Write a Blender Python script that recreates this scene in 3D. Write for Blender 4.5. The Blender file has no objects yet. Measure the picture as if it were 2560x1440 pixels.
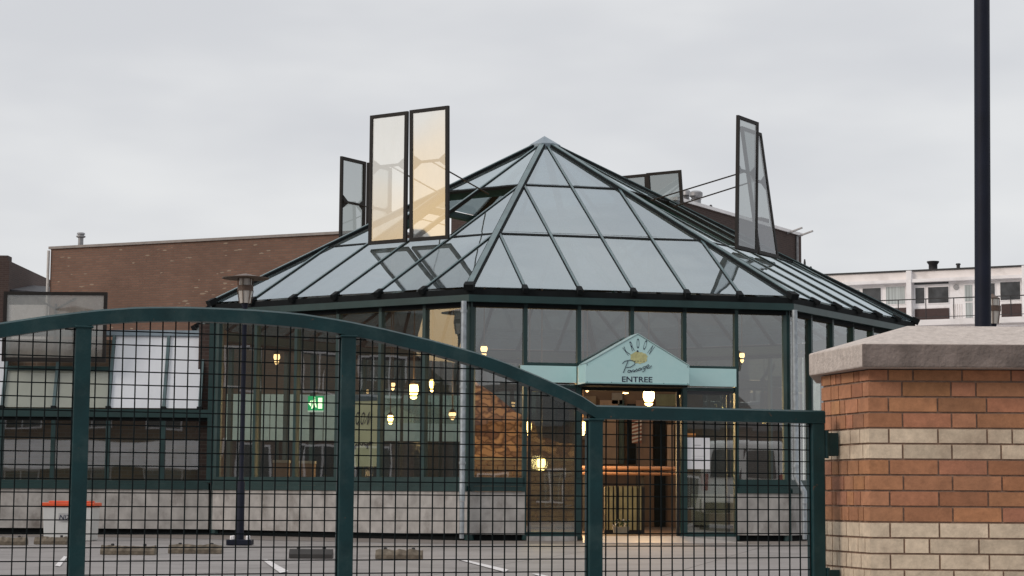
import bpy, math, random
from mathutils import Vector, Matrix
random.seed(7)
V = Vector
scn = bpy.context.scene
C = scn.collection

# ------------------------------------------------------------------ camera
CZ = 0.72                     # eye height above the car park (the street in front lies lower)
FPX = 4917.4
Fv = V((0.0, 0.99449856, 0.10475025))
Rv = V((0.99997549, -0.00073341, 0.00696295))
Uv = V((-0.00700147, -0.10474769, 0.99447418))
cd = bpy.data.cameras.new('camera')
cam = bpy.data.objects.new('camera', cd)
C.objects.link(cam)
cd.sensor_width = 36.0
cd.lens = FPX / 2560 * 36
cd.clip_end = 3000
M = Matrix((Rv, Uv, -Fv)).transposed().to_4x4()
M.translation = V((0, 0, CZ))
cam.matrix_world = M
scn.camera = cam

def ray(u, v):
    return (Fv + Rv * ((u - 1280) / FPX) - Uv * ((v - 720) / FPX))
def P(u, v, Y):                # point on the sight line at ground distance Y
    r = ray(u, v)
    return V((0, 0, CZ)) + r * (Y / r.y)
def onplane(p0, d, u, v):      # (distance along d, z) on a vertical plane
    d = V((d[0], d[1], 0)).normalized()
    n = V((-d.y, d.x, 0))
    r = ray(u, v)
    o = V((0, 0, CZ))
    q = V((p0[0], p0[1], 0))
    t = (q - o).dot(n) / r.dot(n)
    X = o + r * t
    return (X - q).dot(d), X.z

# ------------------------------------------------------------------ world
SUN_AZ = V((-0.85, -0.53, 0)).normalized()
SUN_EL = math.radians(28)
w = bpy.data.worlds.new("World")
scn.world = w
w.use_nodes = True
nt = w.node_tree
nt.nodes.clear()
def N(t, typ, **kw):
    n = t.nodes.new(typ)
    for k, v in kw.items():
        setattr(n, k, v)
    return n
out = N(nt, 'ShaderNodeOutputWorld')
bg = N(nt, 'ShaderNodeBackground')
bg.inputs[1].default_value = 0.1
sky = N(nt, 'ShaderNodeTexSky', sky_type='NISHITA')
sky.sun_disc = False
sky.sun_elevation = SUN_EL
sky.sun_rotation = math.atan2(SUN_AZ.x, SUN_AZ.y)
tc = N(nt, 'ShaderNodeTexCoord')
mp = N(nt, 'ShaderNodeMapping')
mp.inputs['Scale'].default_value = (1.0, 1.0, 3.2)
mp.inputs['Location'].default_value = (0.35, 0.1, 0.2)
nz = N(nt, 'ShaderNodeTexNoise')
nz.inputs['Scale'].default_value = 3.6
nz.inputs['Detail'].default_value = 4
nz.inputs['Roughness'].default_value = 0.5
rp = N(nt, 'ShaderNodeValToRGB')
rp.color_ramp.interpolation = 'EASE'
rp.color_ramp.elements[0].position = 0.32
rp.color_ramp.elements[0].color = (0.675, 0.685, 0.712, 1)
rp.color_ramp.elements[1].position = 0.66
rp.color_ramp.elements[1].color = (0.82, 0.825, 0.83, 1)
nt.links.new(tc.outputs['Generated'], mp.inputs[0])
nt.links.new(mp.outputs[0], nz.inputs['Vector'])
nt.links.new(nz.outputs['Fac'], rp.inputs[0])
# break in the cloud above the setting sun, behind and left of the camera
dp = N(nt, 'ShaderNodeVectorMath', operation='DOT_PRODUCT')
gd = V((-0.95, -0.32, 0.10)).normalized()
dp.inputs[1].default_value = gd
nt.links.new(tc.outputs['Generated'], dp.inputs[0])
mr = N(nt, 'ShaderNodeMapRange', interpolation_type='SMOOTHSTEP')
mr.inputs['From Min'].default_value = 0.93
mr.inputs['From Max'].default_value = 0.999
nt.links.new(dp.outputs['Value'], mr.inputs['Value'])
nz2 = N(nt, 'ShaderNodeTexNoise')
nz2.inputs['Scale'].default_value = 9
nz2.inputs['Detail'].default_value = 3
nt.links.new(mp.outputs[0], nz2.inputs['Vector'])
mu = N(nt, 'ShaderNodeMath', operation='MULTIPLY')
ad = N(nt, 'ShaderNodeMath', operation='ADD')
ad.inputs[1].default_value = 0.45
nt.links.new(nz2.outputs['Fac'], ad.inputs[0])
nt.links.new(mr.outputs[0], mu.inputs[0])
nt.links.new(ad.outputs[0], mu.inputs[1])
mg = N(nt, 'ShaderNodeMix', data_type='RGBA')
nt.links.new(mu.outputs[0], mg.inputs[0])
# sky dimmed on the unseen street side, to darken faces turned that way
sx = N(nt, 'ShaderNodeSeparateXYZ')
nt.links.new(tc.outputs['Generated'], sx.inputs[0])
my = N(nt, 'ShaderNodeMapRange', interpolation_type='SMOOTHSTEP')
my.inputs['From Min'].default_value = -0.8
my.inputs['From Max'].default_value = 0.5
my.inputs['To Min'].default_value = 0.70
my.inputs['To Max'].default_value = 1.0
nt.links.new(sx.outputs['Y'], my.inputs['Value'])
hv = N(nt, 'ShaderNodeVectorMath', operation='SCALE')
nt.links.new(rp.outputs[0], hv.inputs[0])
mz = N(nt, 'ShaderNodeMapRange', interpolation_type='SMOOTHSTEP')   # overcast sky: brighter towards the zenith
mz.inputs['From Min'].default_value = 0.25
mz.inputs['From Max'].default_value = 1.0
mz.inputs['To Min'].default_value = 1.0
mz.inputs['To Max'].default_value = 1.7
nt.links.new(sx.outputs['Z'], mz.inputs['Value'])
mzz = N(nt, 'ShaderNodeMath', operation='MULTIPLY')
nt.links.new(my.outputs[0], mzz.inputs[0])
nt.links.new(mz.outputs[0], mzz.inputs[1])
nt.links.new(mzz.outputs[0], hv.inputs['Scale'])
nt.links.new(hv.outputs[0], mg.inputs[6])
nz3 = N(nt, 'ShaderNodeTexNoise')
nz3.inputs['Scale'].default_value = 11
nz3.inputs['Detail'].default_value = 2
nt.links.new(tc.outputs['Generated'], nz3.inputs['Vector'])
gr = N(nt, 'ShaderNodeValToRGB')
gr.color_ramp.elements[0].position = 0.46
gr.color_ramp.elements[0].color = (1.42, 1.0, 0.52, 1)
gr.color_ramp.elements[1].position = 0.70
gr.color_ramp.elements[1].color = (1.12, 1.06, 0.96, 1)
sz = N(nt, 'ShaderNodeSeparateXYZ')
nt.links.new(tc.outputs['Generated'], sz.inputs[0])
me_ = N(nt, 'ShaderNodeMath', operation='MULTIPLY_ADD')     # golden near the horizon, white above
me_.inputs[1].default_value = 5.5
me_.inputs[2].default_value = -0.72
nt.links.new(sz.outputs['Z'], me_.inputs[0])
ma_ = N(nt, 'ShaderNodeMath', operation='ADD')
nt.links.new(me_.outputs[0], ma_.inputs[0])
nt.links.new(nz3.outputs['Fac'], ma_.inputs[1])
nt.links.new(ma_.outputs[0], gr.inputs[0])
nt.links.new(gr.outputs[0], mg.inputs[7])
sc = N(nt, 'ShaderNodeVectorMath', operation='SCALE')
sc.inputs['Scale'].default_value = 10.0
nt.links.new(mg.outputs[2], sc.inputs[0])
ms = N(nt, 'ShaderNodeMix', data_type='RGBA')
ms.inputs[0].default_value = 0.06
nt.links.new(sc.outputs[0], ms.inputs[6])
nt.links.new(sky.outputs[0], ms.inputs[7])
nt.links.new(ms.outputs[2], bg.inputs[0])
nt.links.new(bg.outputs[0], out.inputs[0])

sl = bpy.data.lights.new('sun', 'SUN')
sl.energy = 1.25
sl.angle = math.radians(20)
sl.color = (1.0, 0.88, 0.78)
so = bpy.data.objects.new('sun', sl)
C.objects.link(so)
sd = (SUN_AZ * math.cos(SUN_EL) + V((0, 0, math.sin(SUN_EL))))
so.rotation_euler = sd.to_track_quat('Z', 'Y').to_euler()
so.location = sd * 60

scn.view_settings.view_transform = 'Standard'
scn.view_settings.look = 'None'
scn.view_settings.exposure = 0
scn.view_settings.gamma = 1
scn.render.engine = 'CYCLES'
scn.cycles.transparent_max_bounces = 32
scn.cycles.max_bounces = 8
scn.render.resolution_x = 1024
scn.render.resolution_y = 576

# ------------------------------------------------------------------ mesh helpers
class MB:
    def __init__(s):
        s.v = []; s.f = []; s.m = []; s.c = []
    def poly(s, pts, m=0, c=None):
        b = len(s.v)
        s.v += [V(p) for p in pts]
        s.f.append(list(range(b, b + len(pts)))); s.m.append(m); s.c.append(c)
    def hexa(s, p, m=0, c=None):   # p[0:4] bottom ring, p[4:8] top ring
        b = len(s.v)
        s.v += [V(q) for q in p]
        for f in ((3,2,1,0),(4,5,6,7),(0,1,5,4),(1,2,6,5),(2,3,7,6),(3,0,4,7)):
            s.f.append([b+i for i in f]); s.m.append(m); s.c.append(c)
    def box(s, a, b, m=0, c=None):
        x0,y0,z0 = a; x1,y1,z1 = b
        s.hexa([(x0,y0,z0),(x1,y0,z0),(x1,y1,z0),(x0,y1,z0),(x0,y0,z1),(x1,y0,z1),(x1,y1,z1),(x0,y1,z1)], m, c)
    def obox(s, o, X, Y, Z, m=0, c=None):   # corner + three edge vectors
        o=V(o);X=V(X);Y=V(Y);Z=V(Z)
        s.hexa([o,o+X,o+X+Y,o+Y,o+Z,o+X+Z,o+X+Y+Z,o+Y+Z], m, c)
    def bar(s, p, q, w, h, up=(0,0,1), m=0, off=0.0):  # w sideways, h along up, centred
        p=V(p);q=V(q);d=(q-p).normalized();up=V(up)
        if abs(d.dot(up.normalized()))>0.98: up=V((0,1,0))
        sd=d.cross(up).normalized(); u=sd.cross(d).normalized()
        a=sd*(w/2); b0=u*(off-h/2); b1=u*(off+h/2)
        s.hexa([p-a+b0,p+a+b0,q+a+b0,q-a+b0,p-a+b1,p+a+b1,q+a+b1,q-a+b1], m)
    def tube(s, pts, r, n=10, m=0, cap=True):
        pts=[V(p) for p in pts]
        rs = r if isinstance(r,(list,tuple)) else [r]*len(pts)
        rings=[]
        ref=None
        for i,p in enumerate(pts):
            d=(pts[min(i+1,len(pts)-1)]-pts[max(i-1,0)]).normalized()
            if ref is None:
                ref = V((1,0,0)) if abs(d.x)<0.8 else V((0,1,0))
            a=(ref-d*ref.dot(d)).normalized(); ref=a; b=d.cross(a)
            base=len(s.v)
            for k in range(n):
                t=2*math.pi*k/n
                s.v.append(p+a*(math.cos(t)*rs[i])+b*(math.sin(t)*rs[i]))
            rings.append(base)
        for i in range(len(rings)-1):
            for k in range(n):
                k2=(k+1)%n
                s.f.append([rings[i]+k,rings[i]+k2,rings[i+1]+k2,rings[i+1]+k]); s.m.append(m); s.c.append(None)
        if cap:
            s.f.append([rings[0]+k for k in range(n)][::-1]); s.m.append(m); s.c.append(None)
            s.f.append([rings[-1]+k for k in range(n)]); s.m.append(m); s.c.append(None)
    def lathe(s, prof, o=(0,0,0), n=20, m=0):  # prof (r,z) bottom->top
        o=V(o); rings=[]
        for r,z in prof:
            base=len(s.v)
            for k in range(n):
                t=2*math.pi*k/n
                s.v.append(o+V((r*math.cos(t),r*math.sin(t),z)))
            rings.append(base)
        for i in range(len(rings)-1):
            for k in range(n):
                k2=(k+1)%n
                s.f.append([rings[i]+k,rings[i]+k2,rings[i+1]+k2,rings[i+1]+k]); s.m.append(m); s.c.append(None)
        s.f.append([rings[0]+k for k in range(n)][::-1]); s.m.append(m); s.c.append(None)
        s.f.append([rings[-1]+k for k in range(n)]); s.m.append(m); s.c.append(None)
    def prism(s, pts, ext, m=0):   # planar polygon extruded by vector
        pts=[V(p) for p in pts]; e=V(ext); n=len(pts); b=len(s.v)
        s.v+=pts+[p+e for p in pts]
        s.f.append([b+i for i in range(n)][::-1]); s.f.append([b+n+i for i in range(n)])
        for i in range(n):
            j=(i+1)%n; s.f.append([b+i,b+j,b+n+j,b+n+i])
        s.m+= [m]*(n+2); s.c+=[None]*(n+2)
    def build(s, name, mats, parent=None, smooth=False, bevel=0.0, local=False):
        org=V((0,0,0))
        if parent is not None and not local:
            org = parent_world(parent)
        me=bpy.data.meshes.new(name)
        me.from_pydata([tuple(p-org) for p in s.v],[],s.f)
        if not isinstance(mats,(list,tuple)): mats=[mats]
        for m in mats: me.materials.append(m)
        hascol=any(c is not None for c in s.c)
        if hascol: me.color_attributes.new('Tint','FLOAT_COLOR','CORNER')
        me.uv_layers.new(name='UVMap')
        ca=me.color_attributes['Tint'] if hascol else None
        uv=me.uv_layers['UVMap']
        for i,p in enumerate(me.polygons):
            p.material_index=s.m[i]
            p.use_smooth=smooth
            nn=p.normal
            if abs(nn.z)>0.8:
                ax=V((1,0,0)); ay=V((0,1,0))
            else:
                ax=V((-nn.y,nn.x,0)).normalized(); ay=V((0,0,1))
            for li in p.loop_indices:
                q=s.v[me.loops[li].vertex_index]
                uv.data[li].uv=(q.dot(ax),q.dot(ay))
                if ca: ca.data[li].color=(*(s.c[i] or (0.3,0.3,0.3)),1)
        me.validate()
        o=bpy.data.objects.new(name,me)
        C.objects.link(o)
        if parent is not None: o.parent=parent
        if bevel>0:
            b=o.modifiers.new('bevel','BEVEL'); b.width=bevel; b.segments=2; b.limit_method='ANGLE'
        if smooth:
            try:
                me.set_sharp_from_angle(angle=math.radians(40))
            except Exception: pass
        return o

def parent_world(o):
    l=V((0,0,0))
    while o is not None:
        l=l+o.location; o=o.parent
    return l
def tag(o,label=None,cat=None,group=None,kind=None):
    if label: o['label']=label
    if cat: o['category']=cat
    if group: o['group']=group
    if kind: o['kind']=kind
    return o
def thing(name,label,cat,loc=(0,0,0),group=None):
    o=bpy.data.objects.new(name,None); o.empty_display_size=0.2
    C.objects.link(o); o.location=loc
    return tag(o,label,cat,group)
def copy_thing(src,loc,label,rot=0,scale=None):
    r=src.copy(); C.objects.link(r); r.location=loc; r.rotation_euler=(0,0,rot); r['label']=label
    if scale: r.scale=(scale,)*3
    for ch in list(src.children):
        c=ch.copy(); C.objects.link(c); c.parent=r
        for g in list(ch.children):
            d=g.copy(); C.objects.link(d); d.parent=c
    return r

# ------------------------------------------------------------------ materials
MATS={}
def new_mat(name):
    m=bpy.data.materials.new(name); m.use_nodes=True
    t=m.node_tree; t.nodes.clear()
    o=N(t,'ShaderNodeOutputMaterial'); b=N(t,'ShaderNodeBsdfPrincipled')
    t.links.new(b.outputs[0],o.inputs[0])
    return m,t,b,o
def mat(name,col,rough=0.6,metal=0.0,var=0.15,scale=6.0,bump=0.0,bscale=60.0,dirt=None,dscale=1.5,damt=0.5,spec=0.5,stretch=None,coat=0,chips=0):
    m,t,b,o=new_mat(name)
    tc=N(t,'ShaderNodeTexCoord'); vec=tc.outputs['Object']
    if stretch:
        mp=N(t,'ShaderNodeMapping'); mp.inputs['Scale'].default_value=stretch
        t.links.new(vec,mp.inputs[0]); vec=mp.outputs[0]
    n=N(t,'ShaderNodeTexNoise'); n.inputs['Scale'].default_value=scale; n.inputs['Detail'].default_value=6
    t.links.new(vec,n.inputs['Vector'])
    r=N(t,'ShaderNodeValToRGB')
    r.color_ramp.elements[0].position=0.3; r.color_ramp.elements[1].position=0.7
    r.color_ramp.elements[0].color=tuple(c*(1-var) for c in col)+(1,)
    r.color_ramp.elements[1].color=tuple(min(1,c*(1+var)) for c in col)+(1,)
    t.links.new(n.outputs['Fac'],r.inputs[0])
    src=r.outputs[0]
    if dirt:
        n2=N(t,'ShaderNodeTexNoise'); n2.inputs['Scale'].default_value=dscale; n2.inputs['Detail'].default_value=8; n2.inputs['Roughness'].default_value=0.65
        t.links.new(vec,n2.inputs['Vector'])
        r2=N(t,'ShaderNodeValToRGB'); r2.color_ramp.elements[0].position=0.5; r2.color_ramp.elements[1].position=0.72
        r2.color_ramp.elements[0].color=(0,0,0,1); r2.color_ramp.elements[1].color=(damt,)*3+(1,)
        t.links.new(n2.outputs['Fac'],r2.inputs[0])
        mx=N(t,'ShaderNodeMix',data_type='RGBA'); t.links.new(r2.outputs[0],mx.inputs[0]); t.links.new(src,mx.inputs[6]); mx.inputs[7].default_value=(*dirt,1)
        src=mx.outputs[2]
    if chips:
        nc=N(t,'ShaderNodeTexNoise'); nc.inputs['Scale'].default_value=38; nc.inputs['Detail'].default_value=3; t.links.new(tc.outputs['Object'],nc.inputs['Vector'])
        rc=N(t,'ShaderNodeValToRGB'); rc.color_ramp.elements[0].position=.70; rc.color_ramp.elements[0].color=(0,0,0,1); rc.color_ramp.elements[1].position=.74; rc.color_ramp.elements[1].color=(chips,)*3+(1,)
        t.links.new(nc.outputs['Fac'],rc.inputs[0])
        mc=N(t,'ShaderNodeMix',data_type='RGBA'); t.links.new(rc.outputs[0],mc.inputs[0]); t.links.new(src,mc.inputs[6]); mc.inputs[7].default_value=(.11,.06,.035,1); src=mc.outputs[2]
    t.links.new(src,b.inputs['Base Color'])
    b.inputs['Roughness'].default_value=rough; b.inputs['Metallic'].default_value=metal
    b.inputs['Specular IOR Level'].default_value=spec
    if coat: b.inputs['Coat Weight'].default_value=coat
    if bump:
        n3=N(t,'ShaderNodeTexNoise'); n3.inputs['Scale'].default_value=bscale; n3.inputs['Detail'].default_value=5
        t.links.new(vec,n3.inputs['Vector'])
        bp=N(t,'ShaderNodeBump'); bp.inputs['Strength'].default_value=bump; bp.inputs['Distance'].default_value=0.01
        t.links.new(n3.outputs['Fac'],bp.inputs['Height']); t.links.new(bp.outputs[0],b.inputs['Normal'])
    return m
def brick_mat(name,c1,c2,mortar,bw=0.22,bh=0.065,ms=0.009,dirt=(0.05,0.04,0.035),damt=0.4,speck=None):
    m,t,b,o=new_mat(name)
    uv=N(t,'ShaderNodeUVMap')
    br=N(t,'ShaderNodeTexBrick'); br.inputs['Scale'].default_value=1
    br.inputs['Brick Width'].default_value=bw; br.inputs['Row Height'].default_value=bh; br.inputs['Mortar Size'].default_value=ms
    br.inputs['Color1'].default_value=(*c1,1); br.inputs['Color2'].default_value=(*c2,1); br.inputs['Mortar'].default_value=(*mortar,1)
    t.links.new(uv.outputs[0],br.inputs['Vector'])
    n=N(t,'ShaderNodeTexNoise'); n.inputs['Scale'].default_value=0.45; n.inputs['Detail'].default_value=9; n.inputs['Roughness'].default_value=0.7
    t.links.new(uv.outputs[0],n.inputs['Vector'])
    r=N(t,'ShaderNodeValToRGB'); r.color_ramp.elements[0].position=0.42; r.color_ramp.elements[1].position=0.7
    r.color_ramp.elements[0].color=(0,0,0,1); r.color_ramp.elements[1].color=(damt,)*3+(1,)
    t.links.new(n.outputs['Fac'],r.inputs[0])
    mx=N(t,'ShaderNodeMix',data_type='RGBA'); t.links.new(r.outputs[0],mx.inputs[0]); t.links.new(br.outputs[0],mx.inputs[6]); mx.inputs[7].default_value=(*dirt,1)
    src=mx.outputs[2]
    if speck:
        mp=N(t,'ShaderNodeMapping'); mp.inputs['Scale'].default_value=(9,34,1)
        t.links.new(uv.outputs[0],mp.inputs[0])
        wn=N(t,'ShaderNodeTexVoronoi'); wn.inputs['Scale'].default_value=1.0
        t.links.new(mp.outputs[0],wn.inputs['Vector'])
        sp=N(t,'ShaderNodeSeparateColor'); t.links.new(wn.outputs['Color'],sp.inputs[0])
        gt=N(t,'ShaderNodeMath',operation='GREATER_THAN'); gt.inputs[1].default_value=0.978; t.links.new(sp.outputs[0],gt.inputs[0])
        n4=N(t,'ShaderNodeTexNoise'); n4.inputs['Scale'].default_value=0.6; t.links.new(uv.outputs[0],n4.inputs['Vector'])
        g2=N(t,'ShaderNodeMath',operation='GREATER_THAN'); g2.inputs[1].default_value=0.5; t.links.new(n4.outputs['Fac'],g2.inputs[0])
        mm=N(t,'ShaderNodeMath',operation='MULTIPLY'); t.links.new(gt.outputs[0],mm.inputs[0]); t.links.new(g2.outputs[0],mm.inputs[1])
        m2=N(t,'ShaderNodeMix',data_type='RGBA'); t.links.new(mm.outputs[0],m2.inputs[0]); t.links.new(src,m2.inputs[6]); m2.inputs[7].default_value=(*speck,1)
        src=m2.outputs[2]
    t.links.new(src,b.inputs['Base Color'])
    b.inputs['Roughness'].default_value=0.9
    bp=N(t,'ShaderNodeBump'); bp.inputs['Strength'].default_value=0.5; bp.inputs['Distance'].default_value=0.006
    iv=N(t,'ShaderNodeMath',operation='SUBTRACT'); iv.inputs[0].default_value=1; t.links.new(br.outputs['Fac'],iv.inputs[1])
    t.links.new(iv.outputs[0],bp.inputs['Height']); t.links.new(bp.outputs[0],b.inputs['Normal'])
    return m
def glass_mat(name,tint,refl,rough=0.015,haze=0.0,hazecol=(0.6,0.62,0.64),wav=0.0,expo=5,trans=0.5,hvar=0.5,gcol=(0.97,0.98,1.0)):
    # coated glazing: clear share + mirror share rising with the angle, thin film of dirt
    m=bpy.data.materials.new(name); m.use_nodes=True; t=m.node_tree; t.nodes.clear()
    o=N(t,'ShaderNodeOutputMaterial')
    tr=N(t,'ShaderNodeBsdfTransparent'); tr.inputs[0].default_value=(*tint,1)
    gl=N(t,'ShaderNodeBsdfGlossy'); gl.inputs['Roughness'].default_value=rough; gl.inputs['Color'].default_value=(*gcol,1)
    lw=N(t,'ShaderNodeLayerWeight'); lw.inputs['Blend'].default_value=0.5
    fr=N(t,'ShaderNodeMath',operation='POWER'); fr.inputs[1].default_value=expo; t.links.new(lw.outputs['Facing'],fr.inputs[0])
    mr=N(t,'ShaderNodeMapRange'); mr.inputs['To Min'].default_value=refl; mr.inputs['To Max'].default_value=1.0
    t.links.new(fr.outputs[0],mr.inputs['Value'])
    mx=N(t,'ShaderNodeMixShader'); t.links.new(mr.outputs[0],mx.inputs[0]); t.links.new(tr.outputs[0],mx.inputs[1]); t.links.new(gl.outputs[0],mx.inputs[2])
    if wav:
        tc=N(t,'ShaderNodeTexCoord'); n=N(t,'ShaderNodeTexNoise'); n.inputs['Scale'].default_value=1.3; n.inputs['Detail'].default_value=1
        t.links.new(tc.outputs['Object'],n.inputs['Vector'])
        bp=N(t,'ShaderNodeBump'); bp.inputs['Strength'].default_value=wav; bp.inputs['Distance'].default_value=0.02
        t.links.new(n.outputs['Fac'],bp.inputs['Height']); t.links.new(bp.outputs[0],gl.inputs['Normal'])
    last=mx
    if haze:
        df=N(t,'ShaderNodeBsdfDiffuse'); df.inputs[0].default_value=(*hazecol,1)
        tl=N(t,'ShaderNodeBsdfTranslucent'); tl.inputs[0].default_value=(*hazecol,1)
        a=N(t,'ShaderNodeMixShader'); a.inputs[0].default_value=trans
        t.links.new(df.outputs[0],a.inputs[1]); t.links.new(tl.outputs[0],a.inputs[2])
        h=N(t,'ShaderNodeMixShader')
        tc=N(t,'ShaderNodeTexCoord'); mpg=N(t,'ShaderNodeMapping'); mpg.inputs['Scale'].default_value=(2.4,2.4,0.9); t.links.new(tc.outputs['Object'],mpg.inputs[0]); n=N(t,'ShaderNodeTexNoise'); n.inputs['Scale'].default_value=1.0; n.inputs['Detail'].default_value=9; n.inputs['Roughness'].default_value=0.68
        t.links.new(mpg.outputs[0],n.inputs['Vector'])
        mr2=N(t,'ShaderNodeMapRange'); mr2.inputs['From Min'].default_value=0.3; mr2.inputs['From Max'].default_value=0.7
        mr2.inputs['To Min'].default_value=haze*(1-hvar); mr2.inputs['To Max'].default_value=min(1,haze*(1+hvar))
        t.links.new(n.outputs['Fac'],mr2.inputs['Value']); t.links.new(mr2.outputs[0],h.inputs[0])
        t.links.new(mx.outputs[0],h.inputs[1]); t.links.new(a.outputs[0],h.inputs[2]); last=h
    t.links.new(last.outputs[0],o.inputs[0])
    return m
def emit_mat(name,col,st):
    m=bpy.data.materials.new(name); m.use_nodes=True; t=m.node_tree; t.nodes.clear()
    o=N(t,'ShaderNodeOutputMaterial'); e=N(t,'ShaderNodeEmission'); e.inputs[0].default_value=(*col,1); e.inputs[1].default_value=st
    t.links.new(e.outputs[0],o.inputs[0]); return m

gate_paint=mat('gate paint',(0.004,0.036,0.041),0.45,spec=0.35,var=0.2,scale=9,bump=0.08,bscale=120,dirt=(0.05,0.09,0.09),dscale=7,damt=0.5,chips=.8)
wire_m=mat('wire',(0.004,0.008,0.009),0.7,var=0.3,spec=0.15)
frame_m=mat('frame paint',(0.007,0.034,0.034),0.4,var=0.2,scale=3,dirt=(0.04,0.08,0.08),dscale=2,damt=0.3)
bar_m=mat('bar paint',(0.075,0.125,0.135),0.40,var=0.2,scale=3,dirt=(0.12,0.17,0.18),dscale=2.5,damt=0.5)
rubber_m=mat('black rubber',(0.008,0.010,0.011),0.8,var=0.2,spec=0.15)
vframe_m=mat('vent frame',(0.015,0.013,0.012),0.6,var=0.2,spec=0.25)
cap_m=mat('lead cap',(0.20,0.25,0.29),0.45,0.2,var=0.15)
roofglass=glass_mat('roof glass',(0.20,0.25,0.27),0.205,0.02,haze=0.11,hazecol=(0.38,0.52,0.60),wav=0.12,expo=3.4,gcol=(0.85,0.935,0.985))
wallglass=glass_mat('wall glass',(0.62,0.70,0.66),0.24,0.012,haze=0.02,wav=0.05)
ventglass=glass_mat('vent glass',(0.68,0.68,0.65),0.50,0.02,haze=0.10,hazecol=(0.6,0.58,0.5))
sideglass=glass_mat('tinted vent glass',(0.42,0.45,0.44),0.22,0.02,haze=0.06,hazecol=(0.4,0.45,0.45))
panelglass=glass_mat('gallery roof glass',(0.4,0.42,0.44),0.3,0.05,haze=0.80,hazecol=(0.90,0.94,1.0),trans=0.1,hvar=.06)
lowglass=glass_mat('low roof glass',(0.4,0.45,0.4),0.16,0.04,haze=0.62,hazecol=(0.60,0.64,0.55),trans=.25,hvar=.12)
concrete=mat('plinth concrete',(0.39,0.375,0.36),0.9,var=0.22,scale=4,bump=0.3,bscale=40,dirt=(0.13,0.11,0.095),dscale=1.5,damt=0.85,stretch=(1.3,1.3,1.0))
galv=mat('galvanised pipe',(0.36,0.40,0.43),0.45,0.55,var=0.2,scale=12)
navy=mat('navy paint',(0.007,0.010,0.022),0.6,spec=0.25,var=0.25,scale=5)
rust=mat('weathered bronze',(0.10,0.065,0.048),0.55,0.3,var=0.25,scale=14)
milk=mat('milky lamp glass',(0.50,0.47,0.43),0.25,var=0.1)
signblue=mat('sign panel',(0.47,0.70,0.71),0.45,var=0.05,scale=2,dirt=(0.26,0.5,0.52),dscale=2,damt=0.3)
ink=mat('dark lettering',(0.012,0.02,0.05),0.5,var=0.05)
sunyellow=mat('yellow blot',(0.50,0.50,0.25),0.6,var=0.2,scale=20)
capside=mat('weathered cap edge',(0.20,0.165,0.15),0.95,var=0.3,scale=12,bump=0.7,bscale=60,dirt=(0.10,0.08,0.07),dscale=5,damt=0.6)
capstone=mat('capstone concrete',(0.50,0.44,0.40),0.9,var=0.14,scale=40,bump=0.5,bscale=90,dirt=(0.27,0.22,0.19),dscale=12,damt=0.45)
white=mat('white paint',(0.88,0.86,0.87),0.6,var=0.05,scale=2,dirt=(0.5,0.47,0.45),dscale=1.2,damt=0.4)
cream=mat('cream fascia',(0.82,0.77,0.75),0.8,var=0.08,scale=1.2,dirt=(0.45,0.41,0.39),dscale=0.8,damt=0.5)
brownpanel=mat('brown panel',(0.045,0.022,0.02),0.6,var=0.15)
darkmetal=mat('dark metal',(0.03,0.03,0.032),0.5,0.3,var=0.2)
greymetal=mat('grey vent metal',(0.30,0.30,0.31),0.45,0.5,var=0.2,scale=10)
hall_brick=brick_mat('hall brick',(0.225,0.125,0.088),(0.18,0.098,0.07),(0.16,0.115,0.09),dirt=(0.10,0.06,0.045),damt=0.6,speck=(0.30,0.23,0.17))
dark_brick=brick_mat('dark brick',(0.07,0.042,0.035),(0.05,0.03,0.027),(0.08,0.06,0.055))
house_brick=brick_mat('house brick',(0.17,0.095,0.062),(0.13,0.075,0.052),(0.14,0.11,0.09))
roof_tile=mat('dark roof tile',(0.035,0.035,0.042),0.7,var=0.25,scale=3)
tanrender=mat('tan render',(0.20,0.18,0.16),0.9,var=0.15)
winglass=glass_mat('window glass',(0.10,0.11,0.12),0.06,0.01)
winglass2=mat('dark window',(0.03,0.033,0.036),0.08,var=0.1,spec=0.6)

# ------------------------------------------------------------------ ground
def ground_mat():
    m,t,b,o=new_mat('concrete slabs')
    tc=N(t,'ShaderNodeTexCoord'); mp=N(t,'ShaderNodeMapping'); mp.inputs['Rotation'].default_value=(0,0,math.radians(12)); mp.inputs['Location'].default_value=(0.4,0.9,0)
    t.links.new(tc.outputs['Object'],mp.inputs[0])
    br=N(t,'ShaderNodeTexBrick'); br.inputs['Scale'].default_value=1; br.offset=0.0
    br.inputs['Brick Width'].default_value=2.0; br.inputs['Row Height'].default_value=2.0; br.inputs['Mortar Size'].default_value=0.012
    br.inputs['Color1'].default_value=(0.25,0.228,0.22,1); br.inputs['Color2'].default_value=(0.215,0.196,0.188,1); br.inputs['Mortar'].default_value=(0.09,0.08,0.075,1)
    t.links.new(mp.outputs[0],br.inputs['Vector'])
    n=N(t,'ShaderNodeTexNoise'); n.inputs['Scale'].default_value=0.8; n.inputs['Detail'].default_value=10; n.inputs['Roughness'].default_value=0.7
    t.links.new(tc.outputs['Object'],n.inputs['Vector'])
    r=N(t,'ShaderNodeValToRGB'); r.color_ramp.elements[0].position=0.45; r.color_ramp.elements[1].position=0.75
    r.color_ramp.elements[0].color=(0,0,0,1); r.color_ramp.elements[1].color=(0.85,)*3+(1,)
    t.links.new(n.outputs['Fac'],r.inputs[0])
    mx=N(t,'ShaderNodeMix',data_type='RGBA'); t.links.new(r.outputs[0],mx.inputs[0]); t.links.new(br.outputs[0],mx.inputs[6]); mx.inputs[7].default_value=(0.11,0.097,0.09,1)
    t.links.new(mx.outputs[2],b.inputs['Base Color']); b.inputs['Roughness'].default_value=0.62
    return m
g=MB()
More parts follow.
